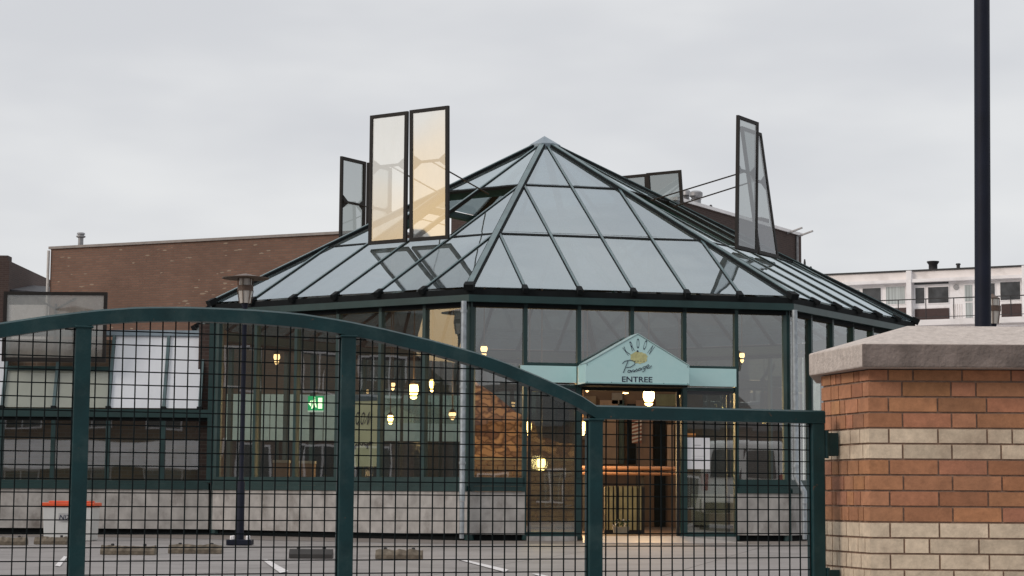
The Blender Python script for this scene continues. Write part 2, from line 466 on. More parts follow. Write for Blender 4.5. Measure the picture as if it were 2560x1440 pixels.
xs=[-900,-200,-60,-30,-15,0,15,30,60,200,900]
prof=[(-900,-.85),(-200,-.85),(-60,-.85),(-20,-.85),(0,-.85),(9.5,-.85),(14.5,0),(25,0),(40,0),(80,0),(200,0),(900,0)]
idx={}
for j,(y,z) in enumerate(prof):
    for i,x in enumerate(xs):
        idx[i,j]=len(g.v); g.v.append(V((x,y,z)))
for j in range(len(prof)-1):
    for i in range(len(xs)-1):
        g.f.append([idx[i,j],idx[i+1,j],idx[i+1,j+1],idx[i,j+1]]); g.m.append(0); g.c.append(None)
tag(g.build('ground',ground_mat()),kind='structure')

# ------------------------------------------------------------------ octagon geometry
CX,CY,RE,ROT=0.616,38.048,7.054,0.2088
HE,HA=4.0,7.6
def corner(k,R=RE):
    a=ROT+(k-.5)*math.pi/4
    return V((CX+R*math.sin(a),CY-R*math.cos(a),0))
def fnorm(k):
    a=ROT+k*math.pi/4
    return V((math.sin(a),-math.cos(a),0))
def ftan(k):
    a=ROT+k*math.pi/4
    return V((math.cos(a),math.sin(a),0))
APEX=V((CX,CY,HA))
def roofp(k,a,b,up=0.0):      # a along the eave, b up the slope
    e0=corner(k)+V((0,0,HE)); e1=corner(k+1)+V((0,0,HE))
    mid=(e0+e1)/2
    p=e0+(e1-e0)*a+(APEX-mid)*b
    return p+rnorm(k)*up
def rnorm(k):
    e0=corner(k)+V((0,0,HE)); e1=corner(k+1)+V((0,0,HE))
    n=(e1-e0).cross(APEX-e0).normalized()
    return n if n.z>0 else -n
RW=6.93
RJ=random.Random(21)
def JV(a): return V((RJ.uniform(-a,a),RJ.uniform(-a,a),RJ.uniform(-a,a)))
def wallp(k,t,z,out=0.0):
    p=corner(k,RW)+(corner(k+1,RW)-corner(k,RW))*t+fnorm(k)*out
    return V((p.x,p.y,z))
WLEN=(corner(1,RW)-corner(0,RW)).length
def onface(k,u,v,out=0.0):
    p0=corner(k,RW)+fnorm(k)*out
    s,z=onplane(p0,ftan(k),u,v)
    return s/WLEN,z

pav=thing('glass_pavilion','octagonal glass pavilion with a pyramid glass roof and dark green frame','pavilion',(CX,CY,0))
# --- plinths, sill beams, skirting
for k in range(-3,5):
    t0,t1=0.0,1.0
    segs=[(0,1)]
    if k==0: segs=[(0,1/6),(5/6,1)]
    for (t0,t1) in segs:
        b=MB()
        ext0=0.02 if t0==0 else 0; ext1=0.02 if t1==1 else 0
        pts=[wallp(k,t0,0.10,0.06),wallp(k,t1,0.10,0.06),wallp(k,t1,0.10,-0.18),wallp(k,t0,0.10,-0.18)]
        b.hexa(pts+[V((p.x,p.y,0.775)) for p in pts]); b.build('plinth',concrete,pav)
        b=MB(); pts=[wallp(k,t0,0.0,-0.02),wallp(k,t1,0.0,-0.02),wallp(k,t1,0.0,-0.15),wallp(k,t0,0.0,-0.15)]
        b.hexa(pts+[V((p.x,p.y,0.099)) for p in pts]); b.build('skirting',rubber_m,pav)
        b=MB()
        for z0,z1,o0,o1 in ((0.778,0.86,0.085,-0.1),(0.862,1.0,0.05,-0.08)):
            pts=[wallp(k,t0,z0,o0),wallp(k,t1,z0,o0),wallp(k,t1,z0,o1),wallp(k,t0,z0,o1)]
            b.hexa(pts+[V((p.x,p.y,z1)) for p in pts])
        b.build('sill_beam',frame_m,pav)
# --- corner posts, mullions, eave beams
for k in range(-3,5):
    c=corner(k,RW-0.02); b=MB()
    b.tube([c+V((0,0,0.01)),c+V((0,0,3.80))],0.075,8); b.build('corner_post',frame_m,pav,smooth=True)
TZ=2.80
tl,zl=onface(0,1575,832)
for k in range(-3,5):
    for i in range(1,6):
        t=i/6
        z0=1.0; z1=3.80
        if k==0 and i in (1,5): z0=0.02
        if k==0 and i==3: z0=3.24
        b=MB()
        b.bar(wallp(k,t,z0,-0.0),wallp(k,t,z1,0.0),0.06,0.10,fnorm(k))
        b.build('mullion',frame_m,pav)
    b=MB()   # eave beam (teal) and black edge
    pts=[wallp(k,0,3.77,0.10),wallp(k,1,3.77,0.10),wallp(k,1,3.77,-0.10),wallp(k,0,3.77,-0.10)]
    a0=math.tan(math.pi/8)
    T=ftan(k)
    def ring(z,o):
        return [corner(k,RW+o/math.cos(math.pi/8))*1,corner(k+1,RW+o/math.cos(math.pi/8))*1]
    def strip(z0,z1,oo,oi,name,m):
        A0,A1=ring(0,oo); B0,B1=ring(0,oi); b=MB()
        q=[A0,A1,B1,B0]
        b.hexa([V((p.x,p.y,z0)) for p in q]+[V((p.x,p.y,z1)) for p in q]); b.build(name,m,pav)
    strip(3.775,3.885,0.16,-0.12,'gutter',frame_m)
    strip(3.70,3.773,0.05,-0.08,'head_rail',rubber_m)
    strip(3.888,3.985,0.13,-0.10,'eave_board',rubber_m)
# --- front transoms and gable frame
for i in (1,4):
    b=MB(); b.bar(wallp(0,i/6+0.006,TZ),wallp(0,(i+1)/6-0.006,TZ),0.08,0.07); b.build('transom',frame_m,pav)
ga=wallp(0,2/6,2.80,0.03); gb=wallp(0,3/6,3.25,0.03); gc=wallp(0,4/6,2.80,0.03)
b=MB(); b.bar(ga,gb,0.09,0.09); b.bar(gb,gc,0.09,0.09); b.build('gable_frame',frame_m,pav)
for i in (2,4):
    b=MB(); b.bar(wallp(0,i/6,0.02,-0.02),wallp(0,i/6,2.78,-0.02),0.09,0.10,fnorm(0)); b.build('door_post',frame_m,pav)
# --- wall panes
for k in range(-3,5):
    for i in range(6):
        t0,t1=i/6+0.006,(i+1)/6-0.006
        def pane(pl,nm='window_pane'):
            b=MB(); b.poly([wallp(k,t,z,-0.01)+JV(.003) for t,z in pl]); return b.build(nm,wallglass,pav)
        if k==0:
            if i in (0,5): pane([(t0,1.0),(t1,1.0),(t1,3.7),(t0,3.7)])
            elif i in (1,4):
                pane([(t0,2.83),(t1,2.83),(t1,3.7),(t0,3.7)]); pane([(t0,0.14),(t1,0.14),(t1,2.5),(t0,2.5)])
            elif i==2: pane([(t0,2.86),(t1,3.27),(t1,3.7),(t0,3.7)])
            else: pane([(t0,3.27),(t1,2.86),(t1,3.7),(t0,3.7)])
        elif k in (-2,-3): continue
        elif k in (3,4): 
            pane([(t0,2.3),(t1,2.3),(t1,3.7),(t0,3.7)])
        else: pane([(t0,1.0),(t1,1.0),(t1,3.7),(t0,3.7)])
# thresholds and sliding leaves beside the open doorway
for t0,t1 in ((1/6,2/6),(4/6,5/6)):
    b=MB(); pts=[wallp(0,t0+.007,0,0.10),wallp(0,t1-.007,0,0.10),wallp(0,t1-.007,0,-0.12),wallp(0,t0+.007,0,-0.12)]
    b.hexa(pts+[V((p.x,p.y,0.075)) for p in pts]); b.build('threshold',concrete,pav)
    for z_,h_ in ((0.11,.07),(2.455,.05)):
        b=MB(); b.bar(wallp(0,t0+.007,z_,0),wallp(0,t1-.007,z_,0),0.06,h_); b.build('lower_frame',frame_m,pav)
for (t0,t1) in ((4/6-.015,5/6-.02),(1/6+.02,2/6+.012)):
    b=MB()
    for t in (t0,t1): b.bar(wallp(0,t,0.05,-0.10),wallp(0,t,2.44,-0.10),0.05,0.04,fnorm(0))
    for z in (0.09,2.41): b.bar(wallp(0,t0,z,-0.10),wallp(0,t1,z,-0.10),0.04,0.07)
    d=b.build('sliding_door',darkmetal,pav)
    b=MB(); b.poly([wallp(0,t0+.006,0.12,-0.10),wallp(0,t1-.006,0.12,-0.10),wallp(0,t1-.006,2.38,-0.10),wallp(0,t0+.006,2.38,-0.10)])
    o=b.build('door_pane',wallglass,None); o.parent=d
    for v in o.data.vertices: v.co=v.co-V(pav.location)
b=MB(); b.bar(wallp(0,1/6,2.45,-0.1),wallp(0,5/6,2.45,-0.1),0.12,0.08); b.build('door_header',rubber_m,pav)
# --- roof glazing
VENTF=(-3,-1,1,3)
for k in range(-3,5):
    for j in range(3):
        b0,b1=j/3,(j+1)/3
        polys=[[(j/6,b0),((j+1)/6,b0),((j+1)/6,b1)],[(1-j/6,b0),(1-(j+1)/6,b1),(1-(j+1)/6,b0)]]
        if j<2:
            for i in range(j+1,5-j): polys.append([(i/6,b0),((i+1)/6,b0),((i+1)/6,b1),(i/6,b1)])
        for q,pl in enumerate(polys):
            if j==1 and q>=2 and k in VENTF: continue
            b=MB(); b.poly([roofp(k,a,bb,0.018)+JV(.005) for a,bb in pl][:3]+([roofp(k,pl[3][0],pl[3][1],0.018)] if len(pl)>3 else [])); b.build('roof_pane',roofglass,pav)
    for i in range(1,6):
        top=min(i,6-i)/3
        b=MB(); b.bar(roofp(k,i/6,0.004),roofp(k,i/6,top-0.01),0.060,0.05,rnorm(k),off=0.005)
        gb_=b.build('glazing_bar',rubber_m,pav)
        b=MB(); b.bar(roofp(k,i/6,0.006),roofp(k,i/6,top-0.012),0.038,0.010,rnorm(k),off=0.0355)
        o=b.build('skylit_strip',bar_m,None); o.parent=gb_  # black bar sides and paler top strip put sky light into the colours
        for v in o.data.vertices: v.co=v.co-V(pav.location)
        b=MB(); p=roofp(k,i/6,-0.012,0.01); b.bar(p,roofp(k,i/6,0.010,0.01),0.085,0.085,rnorm(k)); b.build('bar_end_block',rubber_m,pav)
    for bj in (.318,.655):
        b=MB(); b.bar(roofp(k,bj/2,bj,0.005),roofp(k,1-bj/2,bj,0.005),0.06,0.05,rnorm(k)); b.build('ring_bar',rubber_m,pav)
    h0=corner(k)+V((0,0,HE)); up=(rnorm(k)+rnorm(k-1)).normalized()
    d=(APEX-h0)
    b=MB(); b.bar(h0+d*0.0+up*0.02,h0+d*0.975+up*0.02,0.13,0.07,up); hb_=b.build('hip_bar',rubber_m,pav)
    b=MB(); b.bar(h0+up*0.063,h0+d*0.975+up*0.063,0.095,0.014,up); o=b.build('skylit_strip',bar_m,None); o.parent=hb_  # paler hip top, sky light put into its colour
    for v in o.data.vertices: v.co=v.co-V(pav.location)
    b=MB(); b.bar(h0-d*0.010+up*0.03,h0+d*0.008+up*0.03,0.16,0.10,up); b.build('bar_end_block',rubber_m,pav)
b=MB()
rr=[]
for k in range(-3,5):
    h0=corner(k)+V((0,0,HE)); rr.append(h0+(APEX-h0)*0.955+V((0,0,0.10)))
for i in range(8):
    b.poly([rr[i],rr[(i+1)%8],APEX+V((0,0,0.13))])
    b.poly([rr[i]-V((0,0,0.12)),rr[(i+1)%8]-V((0,0,0.12)),rr[(i+1)%8],rr[i]])
b.build('apex_cap',cap_m,pav)
# --- roof vents, hinged at the lower ring and standing open
def vent(k,i,ang,L):
    # panel from a=i/6..(i+1)/6, hinge at b=1/3
    a0,a1=i/6+0.007,(i+1)/6-0.007
    sh={1:-.028,-1:.024}.get(k,0); bb=.29 if abs(k)==1 else .335
    h0=roofp(k,a0+sh,bb,0.07); h1=roofp(k,a1+sh,bb,0.07)
    ax=(h1-h0).normalized(); W=(h1-h0).length
    inn=-fnorm(k)
    d=(inn*math.cos(ang)+V((0,0,1))*math.sin(ang)).normalized()
    nn=ax.cross(d).normalized()
    if nn.dot(fnorm(k))<0: nn=-nn
    fw=0.062
    b=MB()
    b.bar(h0+ax*fw/2,h0+ax*fw/2+d*L,fw,0.05,nn); b.bar(h1-ax*fw/2,h1-ax*fw/2+d*L,fw,0.05,nn)
    b.bar(h0+ax*fw+d*fw/2,h1-ax*fw+d*fw/2,fw,0.05,nn); b.bar(h0+ax*fw+d*(L-fw/2),h1-ax*fw+d*(L-fw/2),fw,0.05,nn)
    f=b.build('roof_vent',vframe_m,pav)
    def sub(b,nm,m):
        o=b.build(nm,m,None); o.parent=f
        for v in o.data.vertices: v.co=v.co-V(pav.location)
    b=MB(); q=[h0+ax*fw+d*fw,h1-ax*fw+d*fw,h1-ax*fw+d*(L-fw),h0+ax*fw+d*(L-fw)]
    b.poly([p+nn*0.012 for p in q]); sub(b,'vent_glass',ventglass if k==-1 else sideglass)
    b=MB(); m=0.60*L
    l=h0+ax*fw+d*m-nn*0.035; r=h1-ax*fw+d*m-nn*0.035
    b.bar(l,r,0.045,0.035,nn)
    for p,s in ((l,1),(r,-1)):
        for e in (1,-1):
            b.prism([p+d*(e*0.02),p+ax*(s*0.16)+d*(e*0.02),p+d*(e*0.13)],nn*0.02)
    sub(b,'crossbar',vframe_m)
    b=MB(); c=(l+r)/2
    e=roofp(k,(i+.5)/6,0.60,0.04)
    b.tube([c,e],0.013,6); sub(b,'stay_rod',vframe_m)
for k in VENTF:
    for i in (2,3):
        ang={(-1,2):90,(-1,3):91,(1,2):91,(1,3):82,(3,2):82,(3,3):86}.get((k,i),90)
        vent(k,i,math.radians(ang),2.4 if k==1 else 2.32)
    # dark trim round the opening and blind box under it
    b=MB(); b.bar(roofp(k,2/6,2/3,-0.10),roofp(k,4/6,2/3,-0.10),0.05,0.16,rnorm(k))
    for a in (2/6,4/6): b.bar(roofp(k,a,1/3,-0.10),roofp(k,a,2/3,-0.10),0.05,0.12,rnorm(k))
    b.build('vent_kerb',frame_m,pav)
# --- inner ring beam and ties
b=MB()
for k in range(-3,5):
    p=corner(k,RW-0.25)+V((0,0,3.86)); q=corner(k+1,RW-0.25)+V((0,0,3.86)); b.bar(p,q,0.10,0.16)
b.build('ring_beam',frame_m,pav)
# --- downpipes
def downpipe(k,du,bend):
    c=corner(k,RW+0.16); r=Rv
    c=c+V((du,0,0))
    b=MB()
    b.tube([c+V((0,0,3.78)),c+V((0,0,1.05)),c+V((bend,-0.04,0.80)),c+V((bend,-0.04,0.62))],0.046,12)
    for z in (3.6,2.4,1.2): b.tube([c+V((0,0,z)),c+V((0,0,z+0.04))],0.055,12)
    b.tube([c+V((bend,-0.02,0.615)),c+V((bend,-0.02,0.04))],0.038,12)
    b.build('downpipe',galv,pav,smooth=True)
downpipe(0,-0.08,0.0)
downpipe(1,0.02,0.13)
# --- floor inside
b=MB()
pts=[corner(k,RW-0.2) for k in range(-3,5)]
b.prism([V((p.x,p.y,0.004)) for p in pts],V((0,0,0.05)))
b.build('pavilion_floor',mat('clay floor tile',(0.13,0.085,0.06),0.35,var=0.25,scale=3),pav)
# ramp
b=MB()
q=[wallp(0,2/6+.01,0.0,0.12),wallp(0,4/6-.01,0.0,0.12),wallp(0,4/6+.10,0.0,1.6),wallp(0,2/6-.06,0.0,1.6)]
b.v+= [V((q[0].x,q[0].y,0.003)),V((q[1].x,q[1].y,0.003)),V((q[2].x,q[2].y,0.003)),V((q[3].x,q[3].y,0.003)),V((q[0].x,q[0].y,0.085)),V((q[1].x,q[1].y,0.085)),V((q[2].x,q[2].y,0.012)),V((q[3].x,q[3].y,0.012))]
for f in ((3,2,1,0),(4,5,6,7),(0,1,5,4),(1,2,6,5),(2,3,7,6),(3,0,4,7)): b.f.append(list(f)); b.m.append(0); b.c.append(None)
tag(b.build('entrance_ramp',mat('ramp concrete',(0.40,0.36,0.34),0.38,var=0.1,dirt=(0.3,0.27,0.25),dscale=2)),kind='structure')

# ------------------------------------------------------------------ entrance sign
es=thing('entrance_sign','pale blue gabled entrance sign with dark lettering over the pavilion doorway','sign',tuple(wallp(0,.5,2.47,0.1)))
OUT=0.60
for nm,(ua,va,ub,vb) in (('side_panel',(1303,913,1441,957)),('side_panel',(1724,920,1841,967))):
    t0,z1=onface(0,ua,va,0.12); t1,z0=onface(0,ub,vb,0.12)
    b=MB(); pts=[wallp(0,t0,z0,0.12),wallp(0,t1,z0,0.12),wallp(0,t1,z0,0.055),wallp(0,t0,z0,0.055)]
    b.hexa(pts+[V((p.x,p.y,z1)) for p in pts]); b.build(nm,signblue,es)
def bo(u,v,o=OUT): return onface(0,u,v,o)
(tL,zB),(tR,zB2),(tA,zA),(tLs,zS),(tRs,zS2)=bo(1463,958),bo(1724,963),bo(1596,836),bo(1463,909),bo(1724,917)
zS=(zS+zS2)/2; zB=(zB+zB2)/2; tA=(tL+tR)/2
prof=[(tL,zB),(tR,zB),(tR,zS),(tA,zA),(tL,zS)]
b=MB(); b.prism([wallp(0,t,z,0.085) for t,z in prof],fnorm(0)*(OUT-0.085)); b.build('gable_board',signblue,es,bevel=0.006)
b=MB()
for e,s_ in (((tL,zS),(tA,zA)),((tA,zA),(tR,zS))):
    b.bar(wallp(0,e[0],e[1]+0.012,OUT-0.2),wallp(0,s_[0],s_[1]+0.012,OUT-0.2),0.42,0.012)
b.build('gable_coping',mat('pale trim',(0.4,0.55,0.56),0.4),es)
# lettering: frame on the board, x along the board, z up, in metres from lower-left
BO=OUT+0.004
def bp(u,v):
    t,z=onface(0,u,v,BO); return t*WLEN,z
def bw(x,z,o=BO): return wallp(0,x/WLEN,z,o)
def text_part(txt,u0,v0,u1,v1,name,parent,extr=0.004,bold=0.0,rot=0.0,shear=0,conv=bp,conw=bw):
    cu=bpy.data.curves.new('t','FONT'); cu.body=txt; cu.size=1; cu.extrude=0; cu.offset=bold; cu.shear=shear
    to=bpy.data.objects.new('t',cu); C.objects.link(to)
    dg=bpy.context.evaluated_depsgraph_get(); dg.update()
    me=bpy.data.meshes.new_from_object(to.evaluated_get(dg))
    bpy.data.objects.remove(to)
    xs=[v.co.x for v in me.vertices]; ys=[v.co.y for v in me.vertices]
    x0,x1,y0,y1=min(xs),max(xs),min(ys),max(ys)
    (X0,Z1),(X1,Z0)=conv(u0,v0),conv(u1,v1)
    W=X1-X0; H=Z1-Z0; cx,cz=(X0+X1)/2,(Z0+Z1)/2
    b=MB()
    cr,sr=math.cos(rot),math.sin(rot)
    vs=[]
    for v in me.vertices:
        x=((v.co.x-x0)/(x1-x0)-.5)*W; z=((v.co.y-y0)/(y1-y0)-.5)*H
        x,z=x*cr-z*sr,x*sr+z*cr
        vs.append(conw(cx+x,cz+z))
    b.v=vs; b.f=[list(p.vertices) for p in me.polygons]; b.m=[0]*len(b.f); b.c=[None]*len(b.f)
    return b
lb=MB()
def merge(dst,src):
    o=len(dst.v); dst.v+=src.v; dst.f+=[[i+o for i in f] for f in src.f]; dst.m+=src.m; dst.c+=src.c
merge(lb,text_part('ENTREE',1555,941,1631,956,'x',es,bold=0.012))
lb.build('entree_lettering',ink,es)
lb=MB()
for ch,u,v,a in (('K',1566,878,38),('R',1580,866,18),('O',1595,859,0),('O',1613,863,-16),('N',1628,875,-36)):
    merge(lb,text_part(ch,u-3.2,v-13,u+3.2,v+12,'x',es,rot=math.radians(a),bold=0.0))
lb.build('kroon_lettering',ink,es)
b=MB(); c=bp(1597,894); 
def blot(cx,cz,rx,rz,o,n=26,j=0.0,seed=1):
    rnd=random.Random(seed)
    return [bw(cx+math.cos(2*math.pi*i/n)*rx*(1+rnd.uniform(-j,j)),cz+math.sin(2*math.pi*i/n)*rz*(1+rnd.uniform(-j,j)),o) for i in range(n)]
b.poly(blot(c[0],c[1],0.145,0.095,BO-0.001,j=0.10)); b.build('sun_emblem',sunyellow,es)
b=MB(); c=bp(1594,878); b.poly(blot(c[0],c[1],0.016,0.016,BO+0.002,12))
for u in (1588,1595,1602,1610):
    c=bp(u,903); b.poly(blot(c[0],c[1],0.007,0.007,BO+0.002,8))
b.build('emblem_dots',ink,es)
def script(strokes,conv,conw,wd,o):
    b=MB()
    for st in strokes:
        pts=[conw(*conv(u,v),o) for u,v in st]
        b.tube(pts,wd,6)
    return b
PASS=[[(1570,903),(1565,915),(1558,932)],
      [(1556,909),(1562,903),(1575,900),(1586,903),(1587,910),(1578,917),(1566,919)],
      [(1577,926),(1571,925),(1569,930),(1573,932),(1578,926),(1578,931)],
      [(1578,931),(1583,924),(1587,926),(1583,930)],[(1586,930),(1592,922),(1595,925),(1591,929)],
      [(1602,920),(1597,921),(1596,926),(1600,926),(1604,920),(1604,925)],
      [(1612,916),(1607,918),(1608,923),(1613,920),(1614,915),(1612,926),(1606,930)],
      [(1617,919),(1623,915),(1621,911),(1616,915),(1617,921),(1624,920),(1629,914)]]
script(PASS,bp,bw,0.005,BO+0.001).build('passage_lettering',ink,es)
b=MB()
for t_,z_ in ((tL+.006,zB+.02),(tR-.006,zB+.02),(tL+.006,zS-.01),(tR-.006,zS-.01),(tL+(tR-tL)*.25,zB+.02),(tL+(tR-tL)*.75,zB+.02)):
    q=wallp(0,t_,z_,BO-.003); b.tube([q,q+fnorm(0)*.006],.007,8)
b.build('rivets',darkmetal,es)
b=MB(); b.bar(wallp(0,tL+.001,zB+.012,BO-.002),wallp(0,tR-.001,zB+.012,BO-.002),.006,.018); b.build('bottom_trim',mat('trim blue',(.25,.45,.47),.4),es)
# underside soffit shade box
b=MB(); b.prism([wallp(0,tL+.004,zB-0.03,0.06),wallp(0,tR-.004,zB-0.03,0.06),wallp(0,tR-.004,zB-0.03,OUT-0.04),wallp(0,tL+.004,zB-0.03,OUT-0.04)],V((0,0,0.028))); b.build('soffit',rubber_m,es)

# ------------------------------------------------------------------ glazed gallery (left wing)
GY=corner(-1,RW).y+0.12
gx1=-5.12; gx0=-15.5
gal=thing('glazed_gallery','low glazed gallery with sloping glass roof joined to the left of the pavilion','gallery',(-9,GY,0))
b=MB(); b.box((gx0,GY-0.06,0.10),(gx1-.1,GY+0.18,0.775)); b.build('plinth',concrete,gal)
b=MB(); b.box((gx0,GY+0.02,0.0),(gx1-.1,GY+0.15,0.098)); b.build('skirting',rubber_m,gal)
b=MB(); b.box((gx0,GY-0.085,0.778),(gx1-.1,GY+0.1,0.88)); b.box((gx0,GY-0.05,0.882),(gx1-.1,GY+0.08,0.93)); b.build('sill_beam',frame_m,gal)
def gX(u,v,Y=None):
    p=P(u,v,Y or GY); return p.x,p.z
_,ez=gX(250,1040); _,ez1=gX(250,1023)
b=MB(); b.box((gx0,GY-0.10,ez-0.02),(gx1-.1,GY+0.1,ez1)); b.build('eave_beam',frame_m,gal)
b=MB(); b.box((gx0,GY-0.04,ez-0.08),(gx1-.1,GY+0.06,ez-0.022)); b.build('head_rail',rubber_m,gal)
gxs=[]
px=[-685,-548,-411,-274,-137,4,133,270,408]
for u in px: gxs.append(gX(u,1110)[0])
gxs.append(gx1-0.26)
for x in gxs[:-1]:
    b=MB(); b.box((x-.035,GY-0.05,0.93),(x+.035,GY+0.05,ez-0.08)); b.build('mullion',frame_m,gal)
for i in range(len(gxs)-1):
    b=MB(); y=GY-0.005; b.poly([(gxs[i]+.035,y,.93),(gxs[i+1]-.035,y,.93),(gxs[i+1]-.035,y,ez-.08),(gxs[i]+.035,y,ez-.08)]); b.build('window_pane',wallglass,gal)
# end column by the pavilion
b=MB(); xx=gX(520,1110)[0]; xe=gX(556,1110)[0]
b.box((xx,GY-0.12,0.90),(xe-.06,GY+0.12,3.70)); b.build('end_column',frame_m,gal)
# slope
GH=3.68; GRUN=0.32
_,GH=gX(380,836,GY+GRUN)
def gs(x,b,up=0.0):
    n=V((0,-(GH-ez1),GRUN)).normalized()
    return V((x,GY-0.04+(GRUN+0.04)*b,ez1+0.012+(GH-ez1)*b))+n*up
gn=V((0,-(GH-ez1),GRUN)).normalized()
HM=0.52
for i in range(len(gxs)-1):
    vented = i in (5,6)
    x0,x1=gxs[i]+.03,gxs[i+1]-.03
    if vented:
        b=MB(); b.poly([gs(x0,.01),gs(x1,.01),gs(x1,HM-.01),gs(x0,HM-.01)]); b.build('roof_pane',lowglass,gal)
    else:
        b=MB(); b.poly([gs(x0,.01),gs(x1,.01),gs(x1,.99),gs(x0,.99)]); b.build('roof_pane',panelglass,gal)
for x in gxs[:-1]+[gxs[-1]-.03]:
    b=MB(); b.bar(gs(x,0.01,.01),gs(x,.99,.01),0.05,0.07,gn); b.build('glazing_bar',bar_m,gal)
    b=MB(); b.bar(gs(x,-.02,.01),gs(x,.02,.01),0.09,0.10,gn); b.build('bar_end_block',rubber_m,gal)
b=MB(); b.bar(gs(gx0,1,0),gs(gxs[-1],1,0),0.10,0.10,gn); b.build('ridge_bar',cap_m,gal)
b=MB(); b.bar(gs(gxs[5],HM,0.0),gs(gxs[7],HM,0),0.07,0.08,gn); b.build('ring_bar',frame_m,gal)
# back wall of gallery
b=MB(); b.box((gx0,GY+GRUN+.02,0),(gx1-.3,GY+GRUN+.25,GH-.1)); b.build('rear_wall',brick_mat('gallery brick',(0.22,0.15,0.10),(0.16,0.11,0.08),(0.2,0.17,0.14)),gal)
# open flap
hx0,hz0=gX(15,906,GY+GRUN*HM); hx1,_=gX(272,906,GY+GRUN*HM)
yy=GY-.12; _,tz=gX(150,730,yy)
b=MB(); L=tz-hz0; fw=.055
for x in (hx0+fw/2,hx1-fw/2): b.box((x-fw/2,yy-.03,hz0),(x+fw/2,yy+.03,tz))
b.box((hx0+fw,yy-.028,hz0),(hx1-fw,yy+.028,hz0+.07)); b.box((hx0+fw,yy-.028,tz-fw),(hx1-fw,yy+.028,tz))
f=b.build('roof_vent',vframe_m,gal)
b=MB(); b.poly([(hx0+fw,yy,hz0+.07),(hx1-fw,yy,hz0+.07),(hx1-fw,yy,tz-fw),(hx0+fw,yy,tz-fw)])
flapglass=glass_mat('flap glass',(0.45,0.45,0.42),0.20,0.03,haze=0.38,hazecol=(0.42,0.42,0.39),trans=.3)
o=b.build('vent_glass',flapglass,None); o.parent=f
for v in o.data.vertices: v.co=v.co-V(gal.location)
b=MB(); xm=(hx0+hx1)/2; b.box((xm-.02,yy+.03,hz0),(xm+.02,yy+.06,tz-.2)); b.bar((xm,yy+.045,tz-.3),(xm-.35,yy+.045,tz-.1),.04,.03); b.bar((xm,yy+.045,tz-.3),(xm+.35,yy+.045,tz-.1),.04,.03)
o=b.build('vent_arm',vframe_m,None); o.parent=f
for v in o.data.vertices: v.co=v.co-V(gal.location)
# dark brick pier between gallery and pavilion
b=MB(); a=P(497,1000,GY+.3); c=P(522,1000,GY+.3); b.box((a.x,GY+.15,0.9),(c.x+.1,GY+1.7,P(500,812,GY+.3).z)); b.build('end_pier',dark_brick,gal)

# ------------------------------------------------------------------ hall behind
hp0=V((P(125,700,54).x,54,0)); hp1=V((P(850,600,50.4).x,50.4,0)); hd=(hp1-hp0).normalized(); hn=V((-hd.y,hd.x,0))
hall=thing('brick_hall','long windowless brown brick hall rising behind the glass pavilion','hall',tuple(hp0))
_,htop=onplane(hp0,hd,125,618)
he=hp0+hd*10.6
b=MB(); b.obox(hp0,he-hp0,hn*14,V((0,0,htop-.06))); b.build('wall',hall_brick,hall)
b=MB(); b.obox(hp0-hn*.05-hd*.05+V((0,0,htop-.058)),he-hp0+hd*.1,hn*14.1,V((0,0,.07))); b.build('roof_edge',mat('zinc trim',(0.22,0.2,0.19),0.5,0.3),hall)
b=MB(); b.tube([hp0-hn*.05-hd*.04,hp0-hn*.05-hd*.04+V((0,0,htop-.1))],.04,8); b.build('corner_pipe',mat('white pipe',(.5,.48,.46),.5),hall)
# vent pipe on the hall roof
q=hp0+hd*0.55+hn*0.6; vp=thing('vent_pipe','thin metal vent pipe with a cap on the brown hall roof','vent pipe',(q.x,q.y,htop))
b=MB(); b.tube([(q.x,q.y,htop),(q.x,q.y,htop+.33)],.075,12); b.build('pipe',greymetal,vp,smooth=True)
b=MB(); b.lathe([(.07,.30),(.13,.33),(.13,.36),(.09,.37),(.09,.40),(.12,.41),(.10,.45)],(q.x,q.y,htop),14); b.build('cowl',greymetal,vp,smooth=True)

# ------------------------------------------------------------------ left edge house
Y=62
a=P(-400,640,Y); c=P(24,640,Y); d=P(126,700,Y)
lh=thing('brick_house','dark brick house with slate roof at the far left behind the gallery','house',(c.x,Y,0))
z1=P(12,652,Y).z
b=MB(); b.box((a.x,Y,0),(c.x,Y+9,z1)); b.build('wall',dark_brick,lh)
b=MB(); p=P(0,640,Y); b.box((p.x-.3,Y+.4,z1),(p.x+.15,Y+.9,z1+.22)); b.build('chimney',dark_brick,lh)
b=MB(); p0=P(25,688,Y); p1=P(135,700,Y); p2=P(135,722,Y); p3=P(25,722,Y)
b.prism([(c.x+.01,Y+.2,p3.z),(d.x+3,Y+.2,p3.z-.3),(d.x+3,Y+3,p1.z-.2),(c.x+.01,Y+3,p0.z)],V((0,0,-.15))); b.build('roof',roof_tile,lh)
b=MB(); b.box((c.x+.01,Y+.05,0),(d.x+3,Y+8,p3.z-.5)); b.build('side_wall',white,lh)

